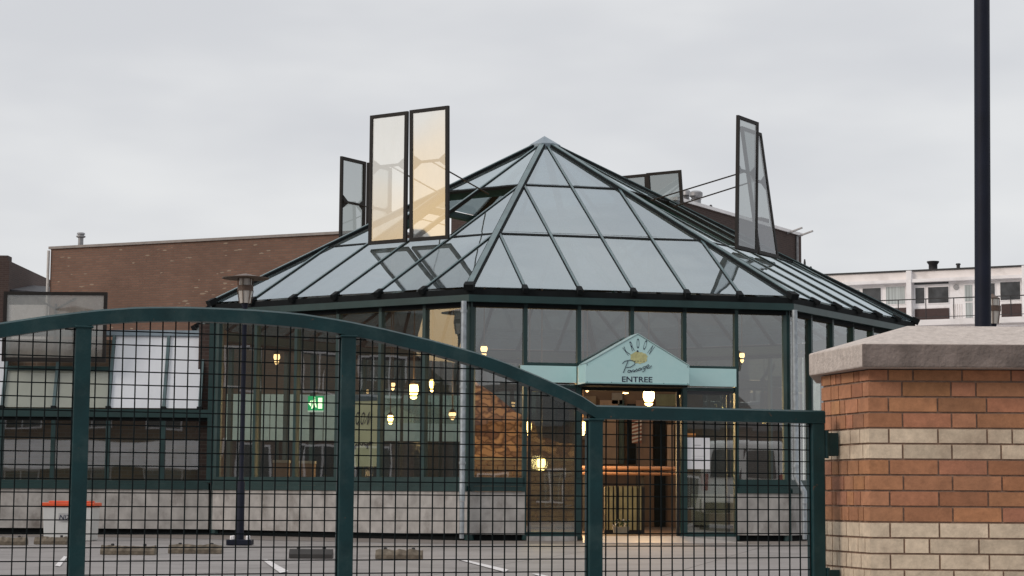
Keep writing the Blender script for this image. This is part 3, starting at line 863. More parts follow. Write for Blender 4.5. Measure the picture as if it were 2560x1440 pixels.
# ------------------------------------------------------------------ right rear brick building
pr0=V((P(1690,600,58).x,58,0)); pr1=V((P(2003,600,66).x,66,0)); dd=(pr1-pr0).normalized(); nn=V((-dd.y,dd.x,0)); Lb=(pr1-pr0).length
rb=thing('brick_building','dark brick building with stepped roof behind the right side of the pavilion','building',tuple(pr0))
zt=onplane(pr0,dd,1945,574)[1]
b=MB(); b.obox(pr0,dd*Lb,nn*8,V((0,0,zt))); b.build('wall',dark_brick,rb)
b=MB(); b.obox(pr0-nn*.06+V((0,0,zt)),dd*Lb,nn*8.1,V((0,0,.10))); b.build('roof_edge',white,rb)
s1,zt2=onplane(pr0,dd,1808,545)
b=MB(); b.obox(pr0+nn*.3+V((0,0,zt+.10)),dd*s1,nn*4,V((0,0,zt2-zt-.10))); b.build('penthouse',tanrender,rb)
s2,z2=onplane(pr0,dd,1925,541); s3,_=onplane(pr0,dd,1944,541)
b=MB(); b.obox(pr0+dd*s2+nn*.3+V((0,0,zt+.1)),dd*(s3-s2),nn*.6,V((0,0,z2-zt-.1))); b.build('chimney',dark_brick,rb)
b=MB()
for u,v in ((1965,592),(1992,598)):
    s,z=onplane(pr0,dd,u,v); p=pr0+dd*s-nn*.05; b.bar((p.x,p.y,zt-.05),(p.x+.45,p.y-.3,zt+.10),.06,.05)
b.build('gutter_bracket',greymetal,rb)
b=MB(); s,_=onplane(pr0,dd,1990,640); p=pr0+dd*s-nn*.04; b.tube([(p.x,p.y,0),(p.x,p.y,zt-.05)],.05,8); b.build('downpipe',greymetal,rb)
def fan(u,v0,v1,wpx,Y,label,m):
    p=P(u,v1,Y); top=P(u,v0,Y).z; H=top-p.z; r=wpx/2/FPX*Y
    t=thing('roof_fan',label,'roof fan',(p.x,p.y,p.z),'roof fans on the flat roofs')
    b=MB(); b.lathe([(r*.75,-.3),(r*.75,H*.45),(r*.85,H*.47)],p,16); b.build('base',m,t,smooth=True)
    b=MB(); b.lathe([(r*.6,H*.48),(r*.75,H*.6),(r,H*.68),(r,H*.9),(r*.7,H)],p,16); b.build('cowl',m,t,smooth=True)
    return t
fan(1740,478,517,34,60,'wide steel roof fan on the tan rooftop block right of the pavilion peak',greymetal)
fan(1716,476,515,22,61,'narrow steel roof fan half hidden behind the small open roof vent',greymetal)
def small_pipe(u,v0,v1,wpx,Y,label):
    p=P(u,v1,Y); top=P(u,v0,Y).z; r=wpx/2/FPX*Y
    b=MB(); b.lathe([(r,-.6),(r,(top-p.z)*.6),(r*1.4,(top-p.z)*.62),(r*1.4,(top-p.z)*.8),(r*.8,(top-p.z))],p,10)
    o=b.build('flue_pipe',darkmetal,None,smooth=True); tag(o,label,'flue pipe','small flue pipes on the rooftops')
small_pipe(1777,512,530,6,61,'short dark flue pipe on the tan block beside the roof fans')
small_pipe(2012,648,690,4,84,'taller thin flue pipe between the brick building and white flats')
small_pipe(2027,666,690,5,84,'shorter thin flue pipe between the brick building and white flats')

# ------------------------------------------------------------------ white flats
f0=V((P(2060,700,98).x,98,0)); f1=V((P(2560,680,93.6).x,93.6,0)); fd=(f1-f0).normalized(); fn=V((-fd.y,fd.x,0))
fl=thing('apartment_block','long white apartment block with access gallery behind the brick pillar','apartment block',tuple(f0))
def fo(u,v,o=0.0): return onplane(f0-fn*o,fd,u,v)
def fp(s,z,o=0.0):
    p=f0+fd*s-fn*o; return V((p.x,p.y,z))
ztop=(fo(2070,688)[1]+fo(2560,663)[1])/2
def cx_(x): return 1980+x/4.414
def cy_(y): return 600+y/4.414
def frect(x0,y0,x1,y1,o0,o1,b):
    s0,za=fo(cx_(x0),cy_((y0+y1)/2)); s1,_=fo(cx_(x1),cy_((y0+y1)/2))
    _,zt_=fo(cx_((x0+x1)/2),cy_(y0)); _,zb=fo(cx_((x0+x1)/2),cy_(y1))
    b.obox(fp(s0,zb,o0),fd*(s1-s0),-fn*(o1-o0),V((0,0,zt_-zb)))
    return s0,s1,zb,zt_
MOD=fo(2553,740)[0]-fo(2278,740)[0]
Ls=-12; Le=24
b=MB(); b.obox(fp(Ls,0),fd*(Le-Ls),fn*9,V((0,0,ztop-.05))); b.build('wall',white,fl)
zf=fo(2273,700)[1]
b=MB(); b.obox(fp(Ls,zf,0.0),fd*(Le-Ls),-fn*.10,V((0,0,ztop-.051-zf))); b.build('fascia',cream,fl)
b=MB(); b.obox(fp(Ls,ztop-.049,-8),fd*(Le-Ls),-fn*8.16,V((0,0,.08))); b.build('roof_edge',darkmetal,fl)
b=MB(); b.obox(fp(Ls,zf-.16,0),fd*(Le-Ls),-fn*.35,V((0,0,.158))); b.build('canopy',white,fl)
curt=mat('net curtain',(0.42,0.46,0.46),0.8,var=0.35,scale=16,stretch=(1,1,0.02))
dwin=mat('dark flats window',(0.055,0.058,0.062),0.25,var=0.5,scale=2)  # plain dark pane colour with random variation
zr=fo(2330,760)[1]
def flat_unit(ds,kind):
    def R(x0,y0,x1,y1,o0,o1,nm,m):
        s0,_=fo(cx_(x0),cy_(600)); s1,_=fo(cx_(x1),cy_(600))
        _,zt_=fo(cx_(1600),cy_(y0)); _,zb=fo(cx_(1600),cy_(y1))
        b=MB(); b.obox(fp(s0+ds,zb,o0),fd*(s1-s0),-fn*(o1-o0),V((0,0,zt_-zb))); return b.build(nm,m,fl)
    R(1285,335,1340,905,0,.42,'party_pier',white)
    R(1352,448,1730,486,0,.02,'transom_light',dwin)
    for x0,x1 in ((1365,1462),(1505,1728)):
        R(x0-14,508,x1+10,706,0,.03,'window_frame',white)
        R(x0,520,x1,694,.031,.045,'window',curt if kind else dwin)
    R(1355,755,1732,905,0,.05,'parapet_panel',brownpanel)
    R(1890,418,2100,462,0,.02,'transom_light',dwin)
    R(1898,500,2090,872,0,.02,'door_frame',white)
    R(1908,512,1990,690,.021,.04,'door_glass',curt)
    R(1915,705,1990,868,.021,.04,'door_glass',curt)
    for x in range(1772,1890,24): R(x,715,x+5,868,0,.03,'door_rib',cream)
    # right hand window of the unit
    R(2010,490,2250,700,0,.03,'window_frame',white); R(2030,504,2240,690,.031,.045,'window',dwin)
    R(2290,486,2530,700,0,.03,'window_frame',white); R(2302,498,2520,690,.031,.045,'window',dwin if not kind else curt)
    R(2190,412,2530,450,0,.02,'transom_light',dwin)
    R(2310,735,2530,885,0,.05,'parapet_panel',brownpanel)
UW=fo(cx_(2560),cy_(600))[0]-fo(cx_(1290),cy_(600))[0]
flat_unit(0,0); flat_unit(-UW-.02,1); flat_unit(UW+.02,1)
# round plate and number by the door
s,z=fo(cx_(1812),cy_(520)); b=MB(); c=fp(s,z,.0); b.tube([c-fn*.001,c-fn*.04],.14,16); b.build('round_plate',greymetal,fl)
# access gallery slab and railing
zs=fo(cx_(1700),cy_(905))[1]
b=MB(); b.obox(fp(Ls,zs-.28,.43),fd*(Le-Ls),-fn*1.3,V((0,0,.27))); b.build('gallery_slab',white,fl)
b=MB(); zrl=zs+1.0
b.bar(fp(Ls,zrl,1.6),fp(Le,zrl,1.6),.05,.05); b.bar(fp(Ls,zs+.12,1.6),fp(Le,zs+.12,1.6),.03,.03)
s=Ls
while s<Le:
    b.bar(fp(s,zs-.1,1.6),fp(s,zrl,1.6),.04,.04,(0,1,0)); s+=1.35
b.build('railing',darkmetal,fl)
# roof chimney
s,z=fo(cx_(1557),cy_(330),-2); cpos=fp(s,ztop,-2)
ch=thing('roof_chimney','squat dark chimney with flared cowl on the white flats roof','chimney',tuple(cpos))
b=MB(); b.lathe([(.30,-.1),(.42,.05),(.42,.10),(.30,.2),(.24,.22)],cpos,16); b.build('base',dark_brick,ch,smooth=True)
b=MB(); b.lathe([(.22,.22),(.22,.5),(.31,.62),(.31,.66)],cpos,16); b.build('cowl',darkmetal,ch,smooth=True)
s,z=fo(cx_(1835),cy_(315),-2); q=fp(s,ztop,-2); b=MB(); b.lathe([(.16,-.1),(.16,.12),(.09,.13),(.09,.42),(.13,.43),(.11,.5)],q,10)
tag(b.build('flue_pipe',darkmetal,None,smooth=True),'stubby flue pipe on the white flats roof near the navy pole','flue pipe','small flue pipes on the rooftops')

# ------------------------------------------------------------------ navy mast right
mY=14.0; mp_=P(2455,815,mY)
mast=thing('navy_mast','tall plain dark navy steel mast standing behind the brick pillar','mast',(mp_.x,mY,-.05))
b=MB(); mt_=P(2454.5,0,mY); b.tube([(mp_.x,mY,-.1),(mp_.x,mY,1.5),mt_,mt_+(mt_-V((mp_.x,mY,1.5)))*.9],[.060,.058,.056,.052],20); b.build('shaft',navy,mast,smooth=True)
b=MB(); b.lathe([(.16,-.1),(.16,-.02),(.075,.02),(.075,.3)],(mp_.x,mY,0),20); b.build('base_collar',navy,mast,smooth=True)

# ------------------------------------------------------------------ street lamps
def make_lamp(loc,label,hatr=0.33):
    t=thing('street_lamp',label,'street lamp',loc,'round hatted lamp posts outside the pavilion')
    def L(prof,nm,m,n=24,par=t):
        b=MB(); b.lathe(prof,(0,0,0),n); o=b.build(nm,m,t,smooth=True,local=True); return o
    b=MB(); b.box((-.17,-.17,0),(.17,.17,.075)); b.build('base_plate',navy,t,bevel=.008,local=True)
    for x in (-.11,.11):
        for y in (-.11,.11):
            b=MB(); b.lathe([(.017,.074),(.017,.12),(.010,.13)],(x,y,0),8); b.build('bolt',white,t,local=True)
    L([(.052,.074),(.052,.86),(.034,.93),(.034,3.32),(.05,3.36),(.05,3.40)],'pole',navy)
    L([(.075,3.38),(.10,3.56)],'lower_glass',milk)
    L([(.112,3.555),(.112,3.63)],'collar',rust)
    L([(.088,3.632),(.088,3.725)],'upper_glass',milk)
    L([(hatr,3.728),(hatr,3.738),(hatr*.6,3.758),(hatr*.25,3.785),(.01,3.80)],'hat',rust,32)
    b=MB()
    for i in range(6):
        a=i*math.pi/3+.3; c,s=math.cos(a),math.sin(a)
        b.tube([(.082*c,.082*s,3.38),(.112*c,.112*s,3.56)],.007,5)
        b.tube([(.106*c,.106*s,3.63),(.106*c,.106*s,3.73)],.007,5)
    b.build('cage',rust,t,local=True)
    return t
lp=P(600,1358,27.6)
lamp0=make_lamp((lp.x,27.6,0.005),'navy lamp post with round brown hat in front of the pavilion left side')
q=P(1138,1000,33.6)
copy_thing(lamp0,(-8.98,27.97,.005),'taller brown hatted lamp post mirrored in the glass beside the pavilion corner downpipe',scale=1.19)
q=P(2486,1000,27.2)
l2=make_lamp((q.x,27.2,0.0),'small capped lantern post just right of the tall navy mast',hatr=.10)
l2.location=(q.x,27.2,P(2486,806,27.2).z-3.40)
b=MB(); b.lathe([(.15,-(l2.location.z)),(.15,0.0)],(0,0,0),12)
b.build('concrete_base',concrete,l2,local=True)

# ------------------------------------------------------------------ gate
GO=V((-1.55536965,7.09961482,0)); GA=0.35656142; gd=V((math.cos(GA),math.sin(GA),0)); gnn=V((gd.y,-gd.x,0))
ARCH=[(.5,.683),(.64,.682),(.8,.675),(.97,.656),(1.13,.630),(1.337,.590),(1.5,.552),(1.6,.525),(1.763,.467),(1.933,.402),(2.01,.358)]
def arch(s):
    t=abs(s-.5)+.5
    if t>=2.01: return .357
    for (a,za),(c,zc) in zip(ARCH,ARCH[1:]):
        if a<=t<=c: return za+(zc-za)*(t-a)/(c-a)
def gp(s,z,o=0.0):
    p=GO+gd*s+gnn*o; return V((p.x,p.y,z+CZ))
gate=thing('metal_gate','dark green metal gate with arched top rail and square wire mesh','gate',(GO.x,GO.y,-.85))
SL,SR=-2.0,3.003
b=MB()
ss=[SL-.03,-1.01]+[ -1.01+ (3.02)*i/48 for i in range(1,49)]+[SR+.03]
rt=.054; hw=.03
rings=[]
for i,s in enumerate(ss):
    z1=arch(s); a=max(0,i-1); c=min(len(ss)-1,i+1)
    sl=(arch(ss[c])-arch(ss[a]))/(ss[c]-ss[a]); th=rt*math.sqrt(1+ (sl*.7)**2)
    base=len(b.v)
    for (z,o) in ((z1-th,hw),(z1-th,-hw),(z1-.005,-hw),(z1,-hw+.005),(z1,hw-.012),(z1-.007,hw)): b.v.append(gp(s,z,o))
    rings.append(base)
for i in range(len(rings)-1):
    for k in range(6):
        k2=(k+1)%6; b.f.append([rings[i]+k,rings[i]+k2,rings[i+1]+k2,rings[i+1]+k]); b.m.append(0); b.c.append(None)
for r_,rev in ((rings[0],0),(rings[-1],1)):
    f=[r_+k for k in range(6)]; b.f.append(f if rev else f[::-1]); b.m.append(0); b.c.append(None)
b.build('top_rail',gate_paint,gate)
zbot=-.85-CZ+.10
b=MB(); b.bar(gp(SL-.03,zbot,0),gp(SR+.03,zbot,0),.056,.056); b.build('bottom_rail',gate_paint,gate)
posts=[-2.0,-1.0,.003,.994,2.01,3.003]
for s in posts:
    b=MB(); z1=min(arch(s-.02),arch(s+.02))-rt*1.0
    b.bar(gp(s,zbot+.028,0),gp(s,z1,0),.056,.056,gnn); b.build('post',gate_paint,gate,bevel=.003)
for s in posts[1:-1]:
    z1=arch(s)-rt; b=MB(); b.bar(gp(s-.034,z1-.004,.0),gp(s+.034,z1-.004,.0),.066,.010); b.build('weld_bead',gate_paint,gate,bevel=.004)
wd=.0044
for i in range(5):
    s0,s1=posts[i]+.028,posts[i+1]-.028
    b=MB(); n=20; stp=(s1-s0)/19.5
    c0=s0+stp*.45
    for k in range(n):
        s=c0+k*stp
        if s>s1: break
        j=random.uniform(-.0012,.0012)
        b.bar(gp(s+j,zbot+.028,.004),gp(s-j,arch(s)-rt-.001,.004),wd,wd,gnn)
    z=zbot+.05
    while z<.63:
        # runs of s where the mesh is below the rail
        k=0; M_=80; st=None
        for q in range(M_+1):
            s=s0+(s1-s0)*q/M_
            ok=arch(s)-rt>z+.002
            if ok and st is None: st=s
            if (not ok or q==M_) and st is not None:
                if s-st>.02:
                    b.bar(gp(st,z+random.uniform(-.0008,.0008),-.003),gp(s,z+random.uniform(-.0008,.0008),-.003),wd,wd)
                st=None
        z+=.0489
    b.build('mesh_panel',wire_m,gate)
for v0,v1 in ((1082,1140),(1425,1483)):
    sA=SR+.028; z1=onplane(GO,gd,2070,v0)[1]-CZ; z0=onplane(GO,gd,2070,v1)[1]-CZ
    b=MB(); b.bar(gp(sA,(z0+z1)/2,-.01),gp(sA+.075,(z0+z1)/2,-.01),.04,(z1-z0)); b.tube([gp(sA+.012,z0-.01,.015),gp(sA+.012,z1+.01,.015)],.012,10)
    b.build('hinge',gate_paint,gate,bevel=.002)

# ------------------------------------------------------------------ brick pillar
pC=V((1.435,7.90,0)); pL=V((1.318,8.36,0)); pR=V((2.75,7.86,0))
dF=(pR-pC).normalized(); dL=(pL-pC).normalized()
pil=thing('brick_pillar','orange and cream banded brick pillar under a thick concrete cap','pillar',(pC.x,pC.y,-.85))
zc1=P(2173,924,7.9).z     # underside of the cap
ROWH=38.9/FPX*7.9
pats='ooooccoooocccc'+'oooo'+'cccc'+'oooo'+'ccccoooo'
bm_=MB()
back=V((0,1,0))
# core (mortar)
coreC=pC+V((.006,.006,0)); coreL=pL+V((.008,0,0)); coreR=pR+V((0,.006,0))
zb=-.90
core=[coreC,coreR,coreR+V((0,.9,0)),coreL+V((.10,.55,0)),coreL]
bm_.prism([V((p.x,p.y,zb)) for p in core],V((0,0,zc1-zb)),m=1)
def brick_col(kind,rnd):
    if kind=='o':
        r=rnd.choice([1,1,1,.82,1.1])*rnd.uniform(.88,1.08); return (0.45*r,0.215*r*rnd.uniform(.94,1.06),0.118*r*rnd.uniform(.92,1.08))
    r=rnd.choice([1,1,1,.88,1.05])*rnd.uniform(.92,1.06); return (0.72*r,0.61*r,0.475*r)
rnd=random.Random(5)
fL=(pL-pC).length; fR=(pR-pC).length
z=zc1-.0
dLn=V((dL.y,-dL.x,0)); 
if dLn.x>0: dLn=-dLn
dFn=V((0,-1,0)); dFn=V((dF.y,-dF.x,0)); 
if dFn.y>0: dFn=-dFn
mo=.0075
z1=zc1
for ri,ch_ in enumerate(pats):
    h=ROWH if ri>0 else ROWH*.80
    z0=z1-h+mo; zt_=z1-(0 if ri else .001)
    if z0<zb+.02: break
    # corner brick wraps: front part length and left part length
    fr=[.0755,.13,.0755,.131][ri%4]; lf=[.085,.055,.1,.045][ri%4]
    col=brick_col(ch_,rnd)
    pf=.0; 
    # front bricks
    x=0.0; first=True
    while x<fR:
        ln=fr if first else rnd.choice([.188,.188,.188,.188,.092])
        x1=min(x+ln,fR)
        c=col if first else brick_col(ch_,rnd)
        j=rnd.uniform(-.0012,.0012)
        o=pC+dF*x+V((0,0,z0)); 
        bm_.obox(o+dFn*(.0+j),dF*(x1-x),-dFn*.05,V((0,0,zt_-z0)),0,c)
        x=x1+mo; first=False
    y=.001; first=True
    while y<fL:
        ln=lf if first else rnd.choice([.06,.1,.045,.085,.12])
        y1=min(y+ln,fL)
        if abs(y1-.37)<.03: y1=.37
        if y<.37<y1: y1=.37
        c=col if first else brick_col(ch_,rnd)
        j=rnd.uniform(-.0012,.0012)
        o=pC+dL*y+V((0,0,z0+.0004))
        bm_.obox(o+dLn*(.0005+j*.5),dL*(y1-y),-dLn*.05,V((0,0,zt_-z0-.0008)),0,c)
        y=y1+mo; first=False
    z1-=h
m_b,t_b,b_b,o_b=new_mat('pillar brick')
at=N(t_b,'ShaderNodeAttribute'); at.attribute_name='Tint'
tcb=N(t_b,'ShaderNodeTexCoord'); nb=N(t_b,'ShaderNodeTexNoise'); nb.inputs['Scale'].default_value=22; nb.inputs['Detail'].default_value=8; nb.inputs['Roughness'].default_value=.7
t_b.links.new(tcb.outputs['Object'],nb.inputs['Vector'])
rb_=N(t_b,'ShaderNodeValToRGB'); rb_.color_ramp.elements[0].position=.3; rb_.color_ramp.elements[0].color=(.72,.70,.68,1); rb_.color_ramp.elements[1].position=.65; rb_.color_ramp.elements[1].color=(1.08,1.05,1.02,1)
t_b.links.new(nb.outputs['Fac'],rb_.inputs[0])
mxb=N(t_b,'ShaderNodeMix',data_type='RGBA',blend_type='MULTIPLY'); mxb.inputs[0].default_value=1
t_b.links.new(at.outputs['Color'],mxb.inputs[6]); t_b.links.new(rb_.outputs[0],mxb.inputs[7])
# soot patches
nb2=N(t_b,'ShaderNodeTexNoise'); nb2.inputs['Scale'].default_value=3.2; nb2.inputs['Detail'].default_value=6
t_b.links.new(tcb.outputs['Object'],nb2.inputs['Vector'])
rb2=N(t_b,'ShaderNodeValToRGB'); rb2.color_ramp.elements[0].position=.52; rb2.color_ramp.elements[0].color=(0,0,0,1); rb2.color_ramp.elements[1].position=.75; rb2.color_ramp.elements[1].color=(.5,.5,.5,1)
t_b.links.new(nb2.outputs['Fac'],rb2.inputs[0])
mxs=N(t_b,'ShaderNodeMix',data_type='RGBA'); t_b.links.new(rb2.outputs[0],mxs.inputs[0]); t_b.links.new(mxb.outputs[2],mxs.inputs[6]); mxs.inputs[7].default_value=(.16,.09,.06,1)
t_b.links.new(mxs.outputs[2],b_b.inputs['Base Color']); b_b.inputs['Roughness'].default_value=.9
nb3=N(t_b,'ShaderNodeTexNoise'); nb3.inputs['Scale'].default_value=90; nb3.inputs['Detail'].default_value=4
t_b.links.new(tcb.outputs['Object'],nb3.inputs['Vector'])
bpb=N(t_b,'ShaderNodeBump'); bpb.inputs['Strength'].default_value=.5; bpb.inputs['Distance'].default_value=.004
t_b.links.new(nb3.outputs['Fac'],bpb.inputs['Height']); t_b.links.new(bpb.outputs[0],b_b.inputs['Normal'])
mortar_m=mat('mortar',(0.27,0.185,0.14),.95,var=.25,scale=30,bump=.4,bscale=120)
bm_.build('brickwork',[m_b,mortar_m],pil,bevel=.0022)
# cap stone: slab with bevelled hip
def capz(v,Y=7.8): return P(2155,v,Y).z
cY=7.80
cc=P(2155,918,cY); cl_=P(2023,941,8.36+.03)
cz0=cc.z; cz1=P(2155,859,cY).z
cC=V((cc.x,cY,0)); cL=V((cl_.x,8.39,0)); cR=V((2.9,7.76,0))
cB=V((2.9,8.95,0)); cLB=V((cL.x*8.95/8.39+.03,8.95,0))
# ridge point: rises inwards
kx=P(2268,815,8.12); 
iC=V((kx.x,8.12,kx.z)); iR=V((2.9,8.10,kx.z)); iB=V((2.9,8.62,kx.z)); iL=V((kx.x+.04,8.62,kx.z))
b=MB()
bot=[cC,cR,cB,cLB,cL]
def lv(ps,z): return [V((p.x,p.y,z)) for p in ps]
B0=lv(bot,cz0); B1=lv(bot,cz1)
T=[iC,iR,iB,iL]
b.v=B0+B1+T
F_=[[4,3,2,1,0]]
for i in range(5): F_.append([i,(i+1)%5,5+(i+1)%5,5+i])
F_+=[[5,6,11,10],[6,7,12,11],[7,8,13,12],[8,9,10,13],[9,5,10],[10,11,12,13]]
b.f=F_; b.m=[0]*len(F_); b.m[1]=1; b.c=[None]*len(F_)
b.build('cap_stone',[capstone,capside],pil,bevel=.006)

# ------------------------------------------------------------------ car park furniture
stopm=mat('old concrete stop',(0.15,0.125,0.095),.95,var=.35,scale=14,bump=.8,bscale=30,dirt=(.07,.055,.04),dscale=6,damt=.8)
stopd=mat('black rubber stop',(0.035,0.033,0.032),.7,var=.2)
stops=[(-30,62,1366,stopm,'worn concrete wheel stop cut off at the left picture edge'),
       (84,166,1364,stopm,'crumbling concrete wheel stop just behind the first gate post, by the crate'),
       (250,385,1388,stopm,'concrete wheel stop nearest right of the white and orange crate'),
       (420,553,1384,stopm,'concrete wheel stop just left of the lamp post foot'),
       (722,830,1394,stopd,'dark rubber wheel stop between lamp post and second gate post'),
       (938,1056,1394,stopm,'mossy concrete wheel stop right of the wide middle gate post')]
for u0,u1,v,m,lab in stops:
    Yd=CZ/((v-1234)/FPX); a=P(u0,v,Yd); c=P(u1,v,Yd); L=c.x-a.x
    t=V((a.x,Yd,.004)); b=MB(); n=14; rndb=random.Random(u1)
    secs=[]
    for i in range(n+1):
        x=a.x+L*i/n; h=.105*(1+rndb.uniform(-.13,.05)) if m is stopm else .10
        jj=rndb.uniform(-.012,.012) if m is stopm else 0
        secs.append(len(b.v))
        for yy,zz in ((0,.0),(.0,h*.45),(.05+jj,h),(.14+jj,h),(.19,h*.4),(.19,0)): b.v.append(V((x,Yd+yy,.004+zz)))
    for i in range(n):
        for k in range(6):
            k2=(k+1)%6; b.f.append([secs[i]+k,secs[i]+k2,secs[i+1]+k2,secs[i+1]+k]); b.m.append(0); b.c.append(None)
    for s_ in (secs[0],secs[-1]): b.f.append([s_+k for k in range(6)]); b.m.append(0); b.c.append(None)
    th=thing('wheel_stop',lab,'wheel stop',tuple(t),'wheel stops in front of the pavilion')
    b.build('kerb_block',m,th)
    b=MB()
    for fx in (.2,.8): b.lathe([(.02,.09),(.02,.125),(.01,.13)],(a.x+L*fx,Yd+.09,.0),8)
    b.build('fixing_bolt',darkmetal,th)
# painted lines
lm=mat('worn white paint',(0.62,0.60,0.60),.7,var=.15,scale=9,dirt=(.4,.36,.34),dscale=8,damt=.9)
def gpt(u,v):
    r=ray(u,v); return V((0,0,CZ))+r*(-(CZ-.008)/r.z)
b=MB()
for q in (((137,1414),(150,1416),(168,1392),(160,1390)),((655,1399),(668,1398),(722,1428),(700,1432)),((1146,1399),(1152,1397),(1272,1424),(1262,1430)),((-40,1418),(-28,1420),(-8,1400),(-18,1398)),((1330,1434),(1345,1434),(1420,1452),(1400,1456))):
    b.poly([gpt(*p) for p in q])
tag(b.build('parking_markings',lm),kind='structure')
# darker paving strip along the building
b=MB(); 
pv=mat('grey pavers',(0.17,0.145,0.13),.9,var=.2,scale=4,bump=.3,dirt=(.14,.12,.1),dscale=1.2,damt=.6)
o=.95
a=corner(-1,RW+2.1); c0=corner(0,RW+2.1); c1=corner(1,RW+2.1); c2=corner(2,RW+2.1)
strip=[V((-16,GY-2.1,0)),V((a.x,GY-2.1,0)),c0,c1,c2,corner(2,RW-.5),corner(1,RW-.3),corner(0,RW-.3),corner(-1,RW-.3),V((-16,GY+.2,0))]
for q in ((0,1,8,9),(1,2,7,8),(2,3,6,7),(3,4,5,6)):
    b.poly([V((strip[i].x,strip[i].y,.004)) for i in q])
tag(b.build('pavement',pv),kind='structure')
# bin
Yb=29.3; a=P(107,1338,Yb); c=P(228,1338,Yb)
xb=(a.x+c.x)/2; wb=(c.x-a.x)*1.04
crate=thing('grit_bin','white plastic bin with bright orange lid beside the gallery plinth','bin',(xb,Yb+.25,.004))
b=MB(); w0,w1=wb*.47,wb*.5; H=.56
b.hexa([(xb-w0,Yb+.03,.004),(xb+w0,Yb+.03,.004),(xb+w0,Yb+.5,.004),(xb-w0,Yb+.5,.004),(xb-w1,Yb,H-.06),(xb+w1,Yb,H-.06),(xb+w1,Yb+.52,H-.06),(xb-w1,Yb+.52,H-.06)])
b.build('tub',mat('white plastic',(.62,.63,.62),.45,var=.06,dirt=(.35,.33,.3),dscale=3),crate,bevel=.012)
b=MB(); b.box((xb-w1-.02,Yb-.02,H-.058),(xb+w1+.02,Yb+.54,H+.004)); b.box((xb-w1+.07,Yb+.05,H+.004),(xb+w1-.07,Yb+.47,H+.03))
b.build('lid',mat('orange lid',(.72,.10,.03),.4,var=.1),crate,bevel=.012)
def bconv(u,v): p=P(u,v,Yb+.01); return p.x,p.z
def bconw(x,z,o=0): return V((x,Yb+.014-(z/.5)*.03-.004,z))
b=text_part('NIX',149,1287,180,1299,'x',crate,bold=.01,conv=bconv,conw=bconw,shear=.2); b.build('lettering',ink,crate)
b=MB(); p=P(147,1283,Yb); q=P(190,1303,Yb)
b.poly([bconw(p.x,p.z)+V((0,.002,0)),bconw(q.x,p.z)+V((0,.002,0)),bconw(q.x,q.z)+V((0,.002,0)),bconw(p.x,q.z)+V((0,.002,0))]); b.build('sticker',mat('grey sticker',(.45,.45,.46),.5),crate)

# ------------------------------------------------------------------ interior
warm=emit_mat('lamp glow',(1.0,0.62,0.22),14.0)
warm2=emit_mat('lamp glow small',(1.0,0.58,0.25),4.5)
brass=mat('lamp metal',(0.08,0.05,0.03),.4,.5)
def lantern(u,v,Y,w,h,label,bright=True,light=0,gap=.25,dish=True):
    # v = centre of the upper glass
    p=P(u,v,Y); k=Y/FPX; W=w*k/2; H=h*k
    t=thing('lit_lantern',label,'lantern',tuple(p),'lit lanterns hanging in the pavilion')
    m=warm if bright else warm2
    b=MB(); b.lathe([(W*.7,-H/2),(W,-H*.15),(W,H*.2),(W*.85,H/2)],p,16); b.build('upper_glass',m,t,smooth=True)
    b=MB(); b.lathe([(W*1.15,H/2),(W*1.15,H/2+.015),(W*.5,H/2+.06),(.012,H/2+.075),(.012,min(5.0,HE+.6)-p.z)],p,16); b.build('hood_and_rod',brass,t,smooth=True)
    b=MB(); b.lathe([(W*.75,-H/2-.03),(W*.75,-H/2)],p,16); b.build('collar',brass,t,smooth=True)
    if dish:
        b=MB(); b.lathe([(W*.2,-H/2-.03-H*gap-.0),(W*.65,-H/2-.03-H*gap*.5),(W*.72,-H/2-.031)],p,16); b.build('lower_glass',m,t,smooth=True)
    if light:
        l=bpy.data.lights.new('lantern_bulb','POINT'); l.energy=light; l.color=(1,.62,.28); l.shadow_soft_size=.12
        o=bpy.data.objects.new('lantern_bulb',l); C.objects.link(o); o.parent=t; o.location=(0,-W-.16,-.0)
lantern(1622,990,35.5,28,28,'largest and brightest lit lantern, in the open doorway under the ENTREE lettering',light=130)
lantern(1034,975,38.0,24,26,'big bright lantern behind the left glass, right of the wide gate post',light=90)
lantern(1353,1158,36.5,22,22,'low bright lantern in front of the stone wall left of the doorway',light=200)
lantern(1457,1066,37.2,20,24,'bright lantern right beside the third gate post',light=90)
lantern(1080,960,39.5,13,22,'narrow pear shaped lantern just right of the big bright one behind the left glass')
lantern(1323,1068,38.8,12,28,'slim lantern at the roof edge of the stone wall',light=90)
lantern(692,893,40.5,16,14,'small lantern high up behind the left glass, nearest the lamp post',bright=False,gap=.6)
lantern(982,962,41.5,12,9,'faint tiny lantern left of the big bright one behind the left glass',bright=False,gap=.7)
lantern(976,1046,40.8,14,15,'small lantern low behind the left glass, beside the beige banner',light=0)
lantern(1210,873,36.4,17,14,'lantern high behind the front glass next to the left downpipe',bright=False,gap=.6)
lantern(1855,889,37.2,13,12,'lone lantern behind the glass right of the blue sign',bright=False,gap=.7)
lantern(1468,968,41.0,12,6,'tiny lantern under the left end of the gabled sign',bright=False,gap=1.0)
lantern(1564,975,39.0,20,7,'shallow dish lantern under the sign, left of the brightest one',bright=True,gap=.3)
lantern(1698,978,40.5,7,12,'thin lantern at the right door post',bright=False,gap=.6)
lantern(1131,1036,37.0,18,9,'orange lantern beside the dark lamp post at the pavilion corner',bright=False,gap=.6)
lantern(649,930,42.5,5,9,'tiniest lantern behind the left glass above the pale shop fascia',bright=False,gap=.7)
